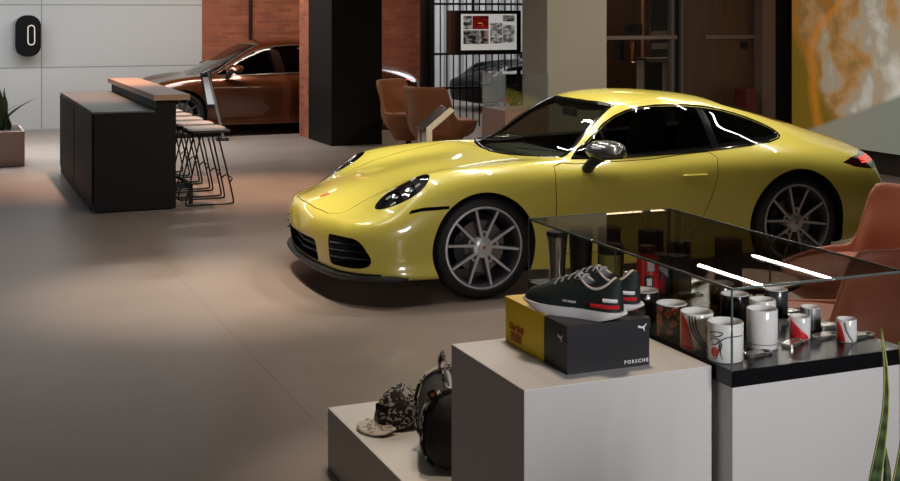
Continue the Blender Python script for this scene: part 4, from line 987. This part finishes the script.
# leaping cat mark
def cat(parent, loc, rot, s, nm='logo'):
    P = [(-1,.5),(-.75,.62),(-.35,.40),(.05,.30),(.55,.55),(.95,.85),(1.05,.78),(.75,.42),(.52,.12),(.50,-.25),(.62,-.55),(.48,-.60),(.30,-.30),(.15,-.05),(-.25,.0),(-.55,.12),(-.72,.05),(-.95,.25)]
    m = MB(); m.prism([(x*s,y*s) for x,y in P], 0, .0006, 'z'); o = m.build(nm, K['print_white'], parent, loc=loc, rot=rot); return o
cat(BX, (.218,-.0006,.097), (PI/2,0,0), .013)
cat(BX, (-.0006,.035,.084), (PI/2,0,-PI/2), .014)
put_text('lettering','Our Bull',.024,K['print_red'],BX,(-.001,.292,.048),(PI/2,0,-PI/2), bold=.0008)
m = MB()
for k in range(3): m.box(-.0012,.262,.012+k*.0085,0,.325,.0175+k*.0085)
m.build('small_print', K['print_red'], BX)
# ------------------------------------------------------------------ sneakers
def sneaker(name, loc, rz):
    S_ = empty(name, loc, rz)   # toe towards -x, heel at +x
    L = .30; green = mat('dark_green_mesh',(.006,.013,.010),.65,bump=.3,bscale=300) if 'dark_green_mesh' not in bpy.data.materials else bpy.data.materials['dark_green_mesh']
    xs = [0,.006,.02,.045,.08,.12,.16,.20,.24,.27,.292,.300]
    wd = [.004,.022,.036,.046,.051,.049,.043,.039,.039,.037,.028,.010]
    hh = [.006,.022,.034,.044,.054,.070,.088,.094,.086,.088,.092,.080]
    rows = []
    for x,w,h in zip(xs,wd,hh):
        rows.append([(x-.15, w*math.copysign(abs(math.cos(a))**.8,math.cos(a))*(1.0 if math.sin(a)<.3 else 1-.35*(math.sin(a)-.3)), .022+(h*max(0,math.sin(a))**.85 if math.sin(a)>0 else 0)) for a in [2*PI*k/24 for k in range(24)]])
    m = MB(); m.grid(rows, closed_u=True); m.f.append(tuple(range(24))); m.mi.append(0); m.f.append(tuple(11*24+k for k in range(24))); m.mi.append(0)
    um = m.mesh(merge=.0003)
    sub = bpy.data.objects.new('tmp', um); COL.objects.link(sub); md = sub.modifiers.new('s','SUBSURF'); md.levels = 2; um2 = eval_mesh(sub); bpy.data.objects.remove(sub)
    c = MB(); rws = []
    for i,(z,sx) in enumerate(((.055,.55),(.075,.85),(.10,1.05),(.14,1.25))):
        rws.append([(.075+ .052*sx*math.cos(a)-.02*(z-.05)*4, .026*min(1.2,sx)*math.sin(a), z) for a in [2*PI*k/24 for k in range(24)]])
    c.grid(rws, closed_u=True, mi=1); c.f.append(tuple(range(24))); c.mi.append(1); c.f.append(tuple(3*24+k for k in range(24))); c.mi.append(1)
    um3 = boolean(um2, c.mesh(), 'DIFFERENCE')
    o = link('upper', um3, [green, mat('grey_lining',(.16,.16,.165),.8) if 'grey_lining' not in bpy.data.materials else bpy.data.materials['grey_lining']], S_, smooth=True); um3.set_sharp_from_angle(angle=math.radians(45))
    # collar piping
    pts = []
    SH = Shape(um2)
    for k in range(28):
        a = 2*PI*k/28; x, y = .075+.055*math.cos(a), .0285*math.sin(a); h, nn = SH.ray((x,y,.3),(0,0,-1))
        if h: pts.append(h)
    m = MB(); m.tube(pts, .0035, 6, closed=True); m.build('collar', mat('pale_piping',(.50,.44,.38),.6) if 'pale_piping' not in bpy.data.materials else bpy.data.materials['pale_piping'], S_, smooth=True)
    m = MB(); rws = []
    for i in range(6):
        q = i/5; rws.append([(.040-.05*(1-q)+.0*q, -.022+.044*j/4, .088+.020*q-.014*(1-q)+.004*math.sin(PI*j/4)) for j in range(5)])
    m.grid(rws); tg = m.build('tongue', K['grey'], S_, smooth=True); sd = tg.modifiers.new('t','SOLIDIFY'); sd.thickness = .006
    for k in range(4):
        x = .022-.021*k; h, nn = SH.ray((x,0,.3),(0,0,-1)); z = h.z if h else .08
        m = MB(); m.tube(catmull([(x-.004,-.024,z-.010),(x,-.012,z+.001),(x+.002,0,z+.003),(x,.012,z+.001),(x-.004,.024,z-.010)],3), .0035, 6, flat=.6); m.build('lace', K['grey'], S_, smooth=True)
    # sole
    out = [(x-.15, w*1.06+.002) for x,w in zip(xs,wd)]; out[0] = (-.153,.012); out[-1] = (.158,.018)
    poly = out+[(x,-y) for x,y in out[::-1]]
    poly = [(p[0],p[1]) for p in catmull([(a,b_,0) for a,b_ in poly],3,True)]
    rws = []
    for z,sc,fl in ((.0,.90,1),(.006,.97,1),(.020,1.0,0),(.026,.97,0)):
        rws.append([(x*sc, y*sc, z+(.018*max(0,(-x-.06)/.09)**1.5*fl + .008*max(0,(x-.11)/.04)*fl)+.006*max(0,(-x-.10)/.05)) for x,y in poly])
    m = MB(); m.grid(rws, closed_u=True); n_ = len(poly)
    for base, rv in ((0,1),(3*n_,0)):
        tri = tessellate_polygon([[Vector((x,y,0)) for x,y in poly]])
        for t_ in tri: m.f.append(tuple(base+i for i in t_)); m.mi.append(0)
    m.build('sole', mat('white_rubber',(.66,.64,.62),.5) if 'white_rubber' not in bpy.data.materials else bpy.data.materials['white_rubber'], S_, smooth=True, angle=50)
    for sy in (-1,):
        pts_l = []
        for k in range(7):
            x = .075+.072*k/6; h, nn = SH.ray((x, sy*.2, .040),(0,-sy,0))
            if h: pts_l.append(h+nn*.001)
        m = MB(); m.tube(pts_l, .0062, 6, flat=.9); m.build('heel_stripe', K['mugred'], S_, smooth=True)
        pts_l = []
        for k in range(5):
            x = .110+.034*k/4; h, nn = SH.ray((x, sy*.2, .056),(0,-sy,0))
            if h: pts_l.append(h+nn*.001)
        m = MB(); m.tube(pts_l, .0058, 6, flat=.9); m.build('heel_panel', K['print_white'], S_, smooth=True)
        pts_l = []
        for k in range(5):
            x = .100+.044*k/4; h, nn = SH.ray((x, sy*.2, .048),(0,-sy,0))
            if h: pts_l.append(h+nn*.0006)
        h, nn = SH.ray((.0, sy*.2, .043),(0,-sy,0))
        put_text('lettering','PORSCHE DESIGN',.0078,K['print_white'],S_,(0.0,h.y-.0006,.042),(PI/2-.12,0,0),bold=.0001)
    return S_
ZB = .975+bh
s1 = sneaker('sneaker', (1.549,2.864,ZB), math.radians(-58)); s1.scale = (.96,.90,.98); tag(s1, 'dark green sneaker with white sole, the nearer of the pair on the shoe box', 'shoe', 'pair of sneakers on the shoe box')
s2 = copy_tree(s1); s2.location = (.008+1.629,2.926,ZB); tag(s2, 'dark green sneaker of the pair on the shoe box, half hidden behind its mate', 'shoe', 'pair of sneakers on the shoe box')
# ------------------------------------------------------------------ glass showcase
sc1 = empty('glass_showcase', (1.862,2.605,0), 0, 'glass showcase with black base slab on a white cabinet, filled with mugs', 'display case')
CW, CD = .553, 1.149
m = MB(); m.box(.012,.014,0,CW,CD,.938); m.build('cabinet', K['plinth'], sc1)
m = MB(); m.box(0,0,.938,CW+.012,CD+.01,.98); m.build('slab', mat('slab_black',(.006,.006,.007),.22,spec=.35), sc1, bevel=.0015)
GT = 1.187
def pane(nm, *a): m = MB(); m.box(*a); return m.build(nm, K['side_glass'], sc1)
m = MB(); m.box(0,0,GT-.004,CW,CD,GT+.002); m.build('top_pane', glassy('reflection_tint_glass',(.72,.70,.67),1.75), sc1)  # dark tint put in to stand for the strong reflection on the top
pane('side_pane', 0,.004,.98,.004,CD-.004,GT-.004); pane('side_pane', CW-.004,.004,.98,CW,CD-.004,GT-.004)
pane('front_pane', 0,0,.98,CW,.004,GT-.004); pane('back_pane', 0,CD-.004,.98,CW,CD,GT-.004)
m = MB(); e = .0022
for (x,y) in ((0,0),(CW,0),(0,CD),(CW,CD),(0,CD/2),(CW,CD/2)): m.box(x-e,y-e,.98,x+e,y+e,GT+.002)
for (y) in (0,CD): m.box(0,y-e,GT-.003,CW,y+e,GT+.003)
for (x) in (0,CW): m.box(x-e,0,GT-.003,x+e,CD,GT+.003)
m.build('glass_edge', K['glass_edge'], sc1)
VIEW = math.radians(-90-22.75)     # side of a cup that faces the photographer
# mugs
def mug(name, loc, h, r, mo, label, handle=None, group='mugs in the glass showcase', taper=1.0, rz=0, cat_='mug', mi_=None):
    g = empty(name, loc, rz, label, cat_, group)
    m = MB(); r0 = r*taper
    prof = [(0,.0),(r0*.92,.0),(r0,.003),(r0+(r-r0)*.5,h*.5),(r,h-.002),(r-.0015,h),(r-.0035,h-.002),(r0-.004,.008),(0,.007)]
    m.lathe(prof, 40, mis=[0,0,0,0,1,1,1,1]); m.build('cup', [mo, mi_ or K['mug']], g, smooth=True, angle=60)
    if handle is not None:
        a = handle; c_ = Vector((math.cos(a), math.sin(a),0)); pts = [c_*(r*.96+.030*math.sin(q))+Vector((0,0,h*.5-h*.32*math.cos(q))) for q in [PI*k/12 for k in range(13)]]
        m = MB(); m.tube(pts, .0048, 8); m.build('handle', mo, g, smooth=True)
    return g
ZS = .98
def wrap(parent, r, h, poly, m, nm, a0=0, rt=None):
    """a printed patch on the cup: poly of (angle, z) bent round the cup"""
    mb = MB(); rows = []
    # poly given as lower and upper curves: list of (angle, zlo, zhi)
    for (a,z0,z1) in poly: rows.append([((r+.0007)*math.cos(a+a0),(r+.0007)*math.sin(a+a0),z0+(z1-z0)*k/4) for k in range(5)])
    mb.grid(rows); o = mb.build(nm, m, parent, smooth=True, angle=180); sd = o.modifiers.new('t','SOLIDIFY'); sd.thickness = .0006; sd.offset = 1; return o
def seg(a0,a1,z0,z1,n=8): return [(a0+(a1-a0)*k/n, z0, z1) for k in range(n+1)]
def place(x,y,z=0): return (x,y,ZS+z)
m1 = mug('mug', place(1.909,3.10), .100, .043, K['mugblack'], 'black mug with red stripe, nearest the shoe box at the showcase side', handle=VIEW+2.9)
wrap(m1,.043,.1,seg(VIEW-1.15,VIEW-.55,.006,.094),K['mugred'],'red_stripe')
plaid = mat('plaid_print',(.3,.08,.05),.35)
def plaid_mat():
    m = mat('tartan_print', rough=.3); n,l,b = nodes(m); tc = n.new('ShaderNodeTexCoord'); ck = n.new('ShaderNodeTexVoronoi'); ck.inputs['Scale'].default_value = 42; ck.distance = 'MANHATTAN'
    cr = n.new('ShaderNodeValToRGB'); cr.color_ramp.interpolation = 'CONSTANT'; e = cr.color_ramp.elements; e[0].color = (.50,.05,.03,1); e[1].color = (.03,.02,.02,1); e[1].position = .72; x = e.new(.38); x.color = (.40,.20,.15,1); x = e.new(.55); x.color = (.22,.06,.04,1)
    l.new(tc.outputs['Object'], ck.inputs['Vector']); l.new(ck.outputs['Distance'], cr.inputs[0]); l.new(cr.outputs[0], b.inputs['Base Color']); return m
m2 = mug('mug', place(1.910,2.955), .094, .044, K['mugblack'], 'mug with red and brown tartan print near the side of the glass showcase', handle=VIEW+2.9)
wrap(m2,.044,.1,seg(VIEW-1.25,VIEW+.9,.006,.090,14),plaid_mat(),'tartan_print')
m3 = mug('mug', place(1.910,2.832), .098, .0445, K['mug'], 'white mug with red patch and curved black stripes behind the front corner mug', handle=VIEW+2.9)
wrap(m3,.0445,.098,[(VIEW-1.3+.95*k/10, .004, .092-.088*(k/10)**2.6) for k in range(11)],K['mugred'],'red_patch')
for q in range(3):
    mb = MB(); pts = []
    for k in range(16):
        t_ = k/15; a = VIEW-.62+.17*q+.95*t_**2.3; pts.append(((.0452)*math.cos(a),(.0452)*math.sin(a),.093-.088*t_))
    mb.tube(pts,.0019,6); mb.build('black_stripe', K['mugdark'], m3, smooth=True)
wrap(m3,.0445,.1,seg(VIEW+.35,VIEW+.85,.050,.066),K['grey'],'grey_label')
m4 = mug('mug', place(1.913,2.705), .100, .0465, K['mug'], 'white mug with red dot and black line drawing at the showcase front corner', handle=VIEW+2.9)
mb = MB()
for pts in ([(-1.2,.052),(-1.0,.060),(-.75,.063),(-.55,.058),(-.8,.046),(-1.05,.045)],[(-1.15,.075),(-.8,.080),(-.35,.078),(-.62,.068),(-1.0,.068)],[(-.75,.010),(-.55,.035),(-.45,.058),(-.1,.068),(.4,.070),(.9,.069)],[(-.55,.062),(-.4,.05),(-.48,.03),(-.35,.012)]):
    p3 = catmull([((.0472)*math.cos(VIEW+a),(.0472)*math.sin(VIEW+a),z) for a,z in pts],4); mb.tube(p3,.0014,5)
mb.build('line_drawing', K['mugdark'], m4, smooth=True)
mb = MB(); a = VIEW-.82; c_ = Vector((math.cos(a),math.sin(a),0)); t_ = Vector((-math.sin(a),math.cos(a),0)); N = 20
mb.add([c_*(.0468+d_)+t_*.011*math.cos(2*PI*k/N)+Vector((0,0,.028+.0125*math.sin(2*PI*k/N))) -c_*.0012*abs(math.cos(2*PI*k/N)) for d_ in (0,.0012) for k in range(N)], [tuple(range(N)),tuple(range(2*N-1,N-1,-1))]+[(k,(k+1)%N,(k+1)%N+N,k+N) for k in range(N)]); mb.build('red_dot', K['mugred'], m4)
m5 = mug('mug', place(2.072,2.762), .106, .0415, K['mug'], 'tall plain white mug with a thin dark line near its foot', handle=None)
mb = MB(); mb.tube([(.0417*math.cos(a),.0417*math.sin(a),.016) for a in [2*PI*k/32 for k in range(32)]], .0009, 5, closed=True); mb.build('foot_line', K['mugdark'], m5)
m5b = mug('mug', place(2.140,2.850), .106, .036, K['mug'], 'tall white mug partly hidden behind the plain white one', handle=None)
m6 = mug('mug', place(2.165,3.015), .085, .0415, K['mugblack'], 'black mug with white inside, in the middle of the showcase', handle=VIEW+2.9)
m7 = mug('mug', place(2.215,3.150), .085, .0375, K['mugblack'], 'small black mug with white inside, behind the middle one', handle=VIEW+2.9)
m8 = mug('mug', place(2.335,3.045), .078, .0345, mat('slate_glaze',(.045,.045,.05),.25,coat=.4), 'dark slate mug on the far side beside the tins', handle=None)
def stripe_mat():
    m = mat('steel_stripes', rough=.3); n,l,b = nodes(m); tc = n.new('ShaderNodeTexCoord'); w = n.new('ShaderNodeTexWave'); w.bands_direction = 'X'; w.inputs['Scale'].default_value = 45; cr = n.new('ShaderNodeValToRGB'); cr.color_ramp.elements[0].color = (.12,.12,.12,1); cr.color_ramp.elements[1].color = (.38,.38,.38,1)
    l.new(tc.outputs['Object'], w.inputs['Vector']); l.new(w.outputs['Fac'], cr.inputs[0]); l.new(cr.outputs[0], b.inputs['Base Color']); return m
m9 = mug('espresso_cup', place(2.322,2.872), .064, .0285, stripe_mat(), 'small grey striped espresso cup behind the two red and white ones', cat_='cup', group='espresso cups in the glass showcase')
m10 = mug('espresso_cup', place(2.228,2.800), .062, .0285, K['mug'], 'small white espresso cup with a slanting red half, beside the tall white mug', cat_='cup', group='espresso cups in the glass showcase')
wrap(m10,.0285,.062,[(VIEW-1.35+2.1*k/12, .003, .058-.052*(k/12)**1.1) for k in range(12)],K['mugred'],'red_patch')
m11 = mug('espresso_cup', place(2.330,2.730), .061, .0275, K['mug'], 'small white espresso cup with red side and grey curved stripe, nearest the plant', cat_='cup', group='espresso cups in the glass showcase')
wrap(m11,.0275,.061,[(VIEW-1.35+.95*k/10, .003, .056-.050*(k/10)**2.4) for k in range(11)],K['mugred'],'red_patch')
mb = MB(); mb.tube([(.0279*math.cos(VIEW-.42+.75*(k/12)**2.0),.0279*math.sin(VIEW-.42+.75*(k/12)**2.0),.056-.052*k/12) for k in range(13)],.0026,6); mb.build('grey_stripe', K['grey'], m11, smooth=True)
# keyrings in silver wraps
kr = empty('key_ring', (0,0,0))
m = MB(); m.prism(rrect(-.026,-.011,.010,.011,.005,3), 0, .007); m.build('fob', K['silver'], kr, bevel=.002)
m = MB(); m.tube([(.020+.011*math.cos(2*PI*k/16),.011*math.sin(2*PI*k/16),.003) for k in range(16)], .0022, 6, closed=True); m.build('ring', K['silver'], kr, smooth=True)
krs = [((2.165,2.752),.5,'silver key ring lying beside the tall white mug'),((2.013,2.705),.2,'key ring lying beside the front corner mug'),((2.392,3.045),.3,'key ring lying beside the dark slate mug'),((2.292,2.948),.1,'key ring lying behind the grey striped cup'),((2.300,2.782),.2,'key ring lying beside the slanting red cup'),((2.385,2.865),.0,'key ring lying on the far side of the grey striped cup'),((2.390,2.745),.1,'key ring lying at the showcase edge beside the cup nearest the plant'),((2.355,3.50),.4,'key ring lying far back near the black boxes'),((2.24,3.36),.1,'key ring lying between the black boxes and the black mugs'),((2.38,2.985),-.2,'key ring beside the slate mug, close to the glass')]
for i,((x,y),r_,lb) in enumerate(krs):
    k_ = kr if i == 0 else copy_tree(kr); k_.location = place(x,y); k_.rotation_euler.z = r_; k_.scale = (1.55,1.55,1.4); tag(k_, lb, 'key ring', 'key rings in the glass showcase')
# tumblers, flask and boxes at the back of the showcase
tb1 = empty('tumbler', place(1.900,3.62), 0, 'brushed steel travel tumbler with black lid at the back of the showcase', 'tumbler', 'travel tumblers in the glass showcase')
m = MB(); m.lathe([(0,0),(.027,0),(.0275,.01),(.026,.06),(.0285,.11),(.034,.165),(.034,.17),(0,.17)], 36); m.build('cup', K['steel'], tb1, smooth=True, angle=50)
m = MB(); m.lathe([(0,.170),(.035,.170),(.036,.178),(.033,.186),(0,.188)], 36); m.build('lid', K['black'], tb1, smooth=True, angle=50)
tb2 = empty('tumbler', place(1.988,3.62), 0, 'matt black travel tumbler between the steel one and the olive one', 'tumbler', 'travel tumblers in the glass showcase')
m = MB(); m.lathe([(0,0),(.032,0),(.033,.01),(.040,.165),(.040,.17),(0,.17)], 36); m.build('cup', K['black'], tb2, smooth=True, angle=50)
m = MB(); m.lathe([(0,.170),(.041,.170),(.042,.18),(.038,.19),(0,.192)], 36); m.build('lid', K['blackm'], tb2, smooth=True, angle=50)
tb3 = empty('tumbler', place(2.035,3.50), 0, 'olive yellow tumbler with black lid behind the sneakers', 'tumbler', 'travel tumblers in the glass showcase')
m = MB(); m.lathe([(0,0),(.034,0),(.035,.008),(.041,.125),(0,.125)], 36); m.build('cup', K['olive'], tb3, smooth=True, angle=50)
m = MB(); m.lathe([(0,.125),(.042,.125),(.042,.148),(.037,.155),(0,.156)], 36); m.build('lid', K['black'], tb3, smooth=True, angle=50)
fl = empty('flask', place(2.072,3.34), 0, 'tall red drinks flask with white and black print beside the black cartons', 'flask')
m = MB(); m.lathe([(0,0),(.033,0),(.034,.006),(.034,.135),(.028,.15),(0,.15)], 36); m.build('body', K['mugred'], fl, smooth=True, angle=50)
m = MB(); m.lathe([(0,.15),(.024,.15),(.024,.175),(0,.178)], 28); m.build('cap', mat('maroon_cap',(.12,.01,.01),.4), fl, smooth=True, angle=50)
wrap(fl,.034,.1,seg(VIEW-.2,VIEW+.45,.100,.134),K['print_white'],'white_print'); wrap(fl,.034,.1,seg(VIEW-.45,VIEW+.35,.045,.088),K['mugdark'],'black_print'); wrap(fl,.0345,.1,seg(VIEW-.25,VIEW+.2,.055,.078),K['print_white'],'white_emblem')
gt = empty('gift_tin', place(2.165,3.43), 0, 'dark red and grey gift tin with triangular print beside the red flask','tin')
m = MB(); m.prism(rrect(-.03,-.03,.03,.03,.008,3),0,.125); m.build('body', K['mugdark'], gt)
m = MB(); m.prism([(-.026,.004),(.012,.004),(.002,.075)],-.0308,-.030,'y'); m.build('red_print', mat('dark_red_print',(.25,.012,.02),.4), gt)
m = MB(); m.prism([(-.020,.085),(.014,.11),(.020,.055)],-.0308,-.030,'y'); m.build('grey_print', K['grey'], gt)
cb = MB(); cb.box(-.035,-.03,0,.035,.03,1); cbm = cb.mesh('carton')
cts = [((2.245,3.60),.17,(.9,1),'tall black carton at the back of the showcase, nearest the red flask'),((2.33,3.56),.135,(.8,1),'black carton between the two tall ones at the showcase back'),((2.13,3.68),.175,(.8,1),'tall black carton directly behind the olive tumbler'),((2.345,3.30),.185,(.9,1),'tallest black carton close to the far side pane of the showcase'),((2.245,3.44),.115,(1,1),'short black carton in front of the taller ones at the showcase back')]
for (x,y),h_,(sx,sy),lb in cts:
    c_ = empty('carton', place(x,y), 0, lb, 'carton', 'black cartons at the back of the showcase')
    m = MB(); m.box(-.035*sx,-.03*sy,0,.035*sx,.03*sy,h_-.012); m.build('body', K['boxblack'], c_, bevel=.001)
    m = MB(); m.box(-.036*sx,-.031*sy,h_-.012,.036*sx,.031*sy,h_); m.build('lid', K['black'], c_, bevel=.001)
# ------------------------------------------------------------------ snake plant in the foreground
fpt = empty('floor_planter', (1.62,1.76,0), 0, 'clay pot at the foreground edge holding the variegated snake plant', 'planter')
m = MB(); m.lathe([(0,0),(.14,0),(.18,.66),(.185,.69),(.17,.69),(.165,.65),(0,.65)],36); m.build('pot', K['terracotta'], fpt, smooth=True, angle=50)
m = MB(); m.lathe([(0,.64),(.164,.64),(.164,.655),(0,.66)],30); m.build('soil', K['soil'], fpt, smooth=True)
fsp = empty('snake_plant', (1.62,1.76,.66), 0, 'snake plant with yellow edged leaves in the foreground beside the showcase', 'plant')
# ------------------------------------------------------------------ other cars
def warp_sedan(p):
    x, y, z = p
    x = pw(x, [(1.1,.95),(0,0),(-.6,-.36),(-1.12,-1.18),(-1.45,-1.75),(-1.8,-2.22),(-2.45,-2.93),(-3.46,-3.98)])
    if z > .8: z = .8+(z-.8)*(1.33 if x > -2.6 else 1.33)
    z = z*1.0+.02
    return (x, y*1.045, z)
def car_mats(prefix, paint_col, rough=.3, **k):
    M = dict(CARM); k.setdefault('coat', 1.0); M['paint'] = mat(prefix+'_paint', paint_col, rough, coat_rough=.03, **k); return M
BM = car_mats('copper', (.10,.025,.006), .26, metal=.5); BM['rim'] = mat('dark_alloy',(.05,.05,.05),.3,metal=.8); BM['mirror'] = BM['paint']; BM['glass_side'] = glassy('sedan_tint',(.08,.08,.08)); BM['gloss_black'] = mat('window_chrome',(.35,.33,.30),.2,metal=.8)
make_car('sports_car', CARM, 'bright yellow two door sports car parked in the middle of the showroom', 'car', (3.377,8.296,0), math.radians(178.09))
make_car('sedan', BM, 'copper brown four door saloon parked along the brick wall', 'car', (3.47,19.52,0), PI, warp_sedan, 5, 3, 0, RF=.35, RR=.355, rimF=.27, rimR=.27, XR=-2.93)
KM = car_mats('black', (.004,.004,.005), .5, spec=0.0, coat=.3); KM['rim'] = BM['rim']
make_car('coupe', KM, 'black car parked behind the grid screen', 'car', (10.4,21.95,0), PI, lambda p: (p[0]*1.0,p[1]*1.0,p[2]*1.06), 5, 3, 0)
# foreground leaves
def lf(px, d, ztop, zbot, w, lean, az, tw=0):
    k = (px-450)/1240; A = math.radians(22.75); x = k*d*math.cos(A)+d*math.sin(A); y = -k*d*math.sin(A)+d*math.cos(A)
    return x, y
rnd = random.Random(5)
AV = math.radians(-90-22.75)
leaf((-.058,-.009,0), .665, .0150, .02, AV, fsp, n=18, twist=.15)
leaf((-.012,-.075,0), .465, .0150, .03, AV-.2, fsp, n=14, twist=.3)
leaf((.005,.01,0), .63, .018, .02, AV+.2, fsp, n=16, twist=-.3)
leaf((-.075,-.10,0), .48, .020, .02, AV+.1, fsp, n=14)
leaf((.06,.04,0), .60, .022, .08, 0.4, fsp, n=14)
leaf((.05,-.05,0), .50, .022, .10, -.6, fsp, n=14)
leaf((.02,.055,0), .44, .018, .03, 1.2, fsp, n=12)
# ------------------------------------------------------------------ lights
def area(loc, size, e, col=(1,.9,.8), rot=(0,0,0), sy=None, spread=None):
    l = bpy.data.lights.new('ceiling_or_fill_light','AREA'); l.shape = 'RECTANGLE'; l.size = size; l.size_y = sy or size; l.energy = e; l.color = col
    if spread: l.spread = math.radians(spread)
    o = bpy.data.objects.new('ceiling_or_fill_light', l); COL.objects.link(o); o.location = loc; o.rotation_euler = rot; return o
def spot(loc, tgt, e, ang, col=(1,.85,.7), r=.06, blend=.6):
    l = bpy.data.lights.new('spot_light','SPOT'); l.energy = e; l.spot_size = math.radians(ang); l.color = col; l.shadow_soft_size = r; l.spot_blend = blend
    o = bpy.data.objects.new('spot_light', l); COL.objects.link(o); o.location = loc; d = Vector(tgt)-Vector(loc); o.rotation_euler = d.to_track_quat('-Z','Y').to_euler(); return o
W = (1,.93,.84)
# slim linear lamps under the ceiling, all parallel
for (u_, v_, e_) in ((7.6,10.55,14),(8.45,10.75,9),(1.6,8.6,12),(2.9,7.6,24),(2.9,9.4,20),(4.2,7.6,24),(4.2,9.4,20),(5.5,7.8,20),(5.5,9.6,18),(6.7,8.6,12),(7.3,7.6,18)):
    area((u_,v_,3.2), .05, e_, W, sy=1.35)
# pools on the floor
spot((1.85,8.5,3.4), (1.72,8.35,0), 560, 50, (1,.83,.66), blend=1); spot((1.8,14.5,3.4),(1.7,14.2,0),700,60,(1,.60,.40), blend=1); spot((3.5,13.0,3.4),(3.4,12.8,0),640,56,(1,.62,.42), blend=1)
spot((2.7,5.9,3.4),(2.6,5.6,0),80,50,(1,.86,.7), blend=1)
spot((4.1,8.3,3.4),(3.9,8.3,.5),190,84,W, blend=1); spot((5.9,7.6,3.4),(5.7,8.1,.8),200,58,W,blend=1); spot((1.9,6.6,3.3),(2.7,8.2,.5),130,44,W, blend=1)  # spots aimed at the yellow car; the one over its rear added
# unseen added washes: white wall, far floor, brick, bay beyond the screen
area((.6,18.0,3.3), 7, 190, (.90,.95,1), rot=(math.radians(8),0,0), sy=.3)
area((5.5,18.2,3.3), 4, 100, (1,.85,.7), rot=(math.radians(15),0,0), sy=.3); area((10.6,22.5,3.4), 4.5, 150, (.93,.96,1), sy=3)
# foreground: added soft fills, one behind the camera, one low at the left
area((2.3,-1.4,2.1), 1.4, 16, (.98,.96,1), rot=(math.radians(78),0,math.radians(5)), spread=60, sy=.8); area((-3.6,2.6,1.9), 2.2, 3.5, (1,.86,.84), rot=(0,math.radians(-80),0), sy=1.2, spread=100); spot((1.9,3.4,3.4),(1.75,3.0,1),120,62,(1,.80,.60),r=.2)
spot((1.9,4.7,3.4),(1.85,4.5,.2),150,36,(1,.82,.62), blend=.8); spot((4.9,4.4,3.4),(4.5,5.2,.4),80,55,(1,.8,.65),r=.1); spot((6.2,14.0,3.4),(5.8,15.2,.6),80,50,(1,.8,.65),r=.1)
spot((7.6,9.8,3.4),(6.8,12.4,1.4),90,60,(1,.9,.72),r=.1); area((9.0,15.6,3.3), 1.2, 26, (1,.68,.42)); area((1.2,17.0,3.3), 5, 110, (.88,.94,1), sy=1.2, spread=95)  # column spot; added fills for the room behind the glass and far floor
w = bpy.data.worlds.new('world'); scene.world = w; w.use_nodes = True; w.node_tree.nodes['Background'].inputs[0].default_value = (.5,.5,.55,1); w.node_tree.nodes['Background'].inputs[1].default_value = .02
cam = bpy.data.cameras.new('camera'); co = bpy.data.objects.new('camera', cam); COL.objects.link(co)
co.location = (0,0,1.8854); co.rotation_euler = (PI/2,0,math.radians(-22.75)); cam.sensor_width = 36; cam.lens = 49.6; cam.shift_y = -.2539; cam.clip_start = .05
scene.camera = co
scene.cycles.transparent_max_bounces = 32
vs_ = scene.view_settings; vs_.view_transform = 'Standard'; vs_.look = 'None'; vs_.exposure = 0.0; vs_.gamma = 1.0; vs_.use_curve_mapping = False
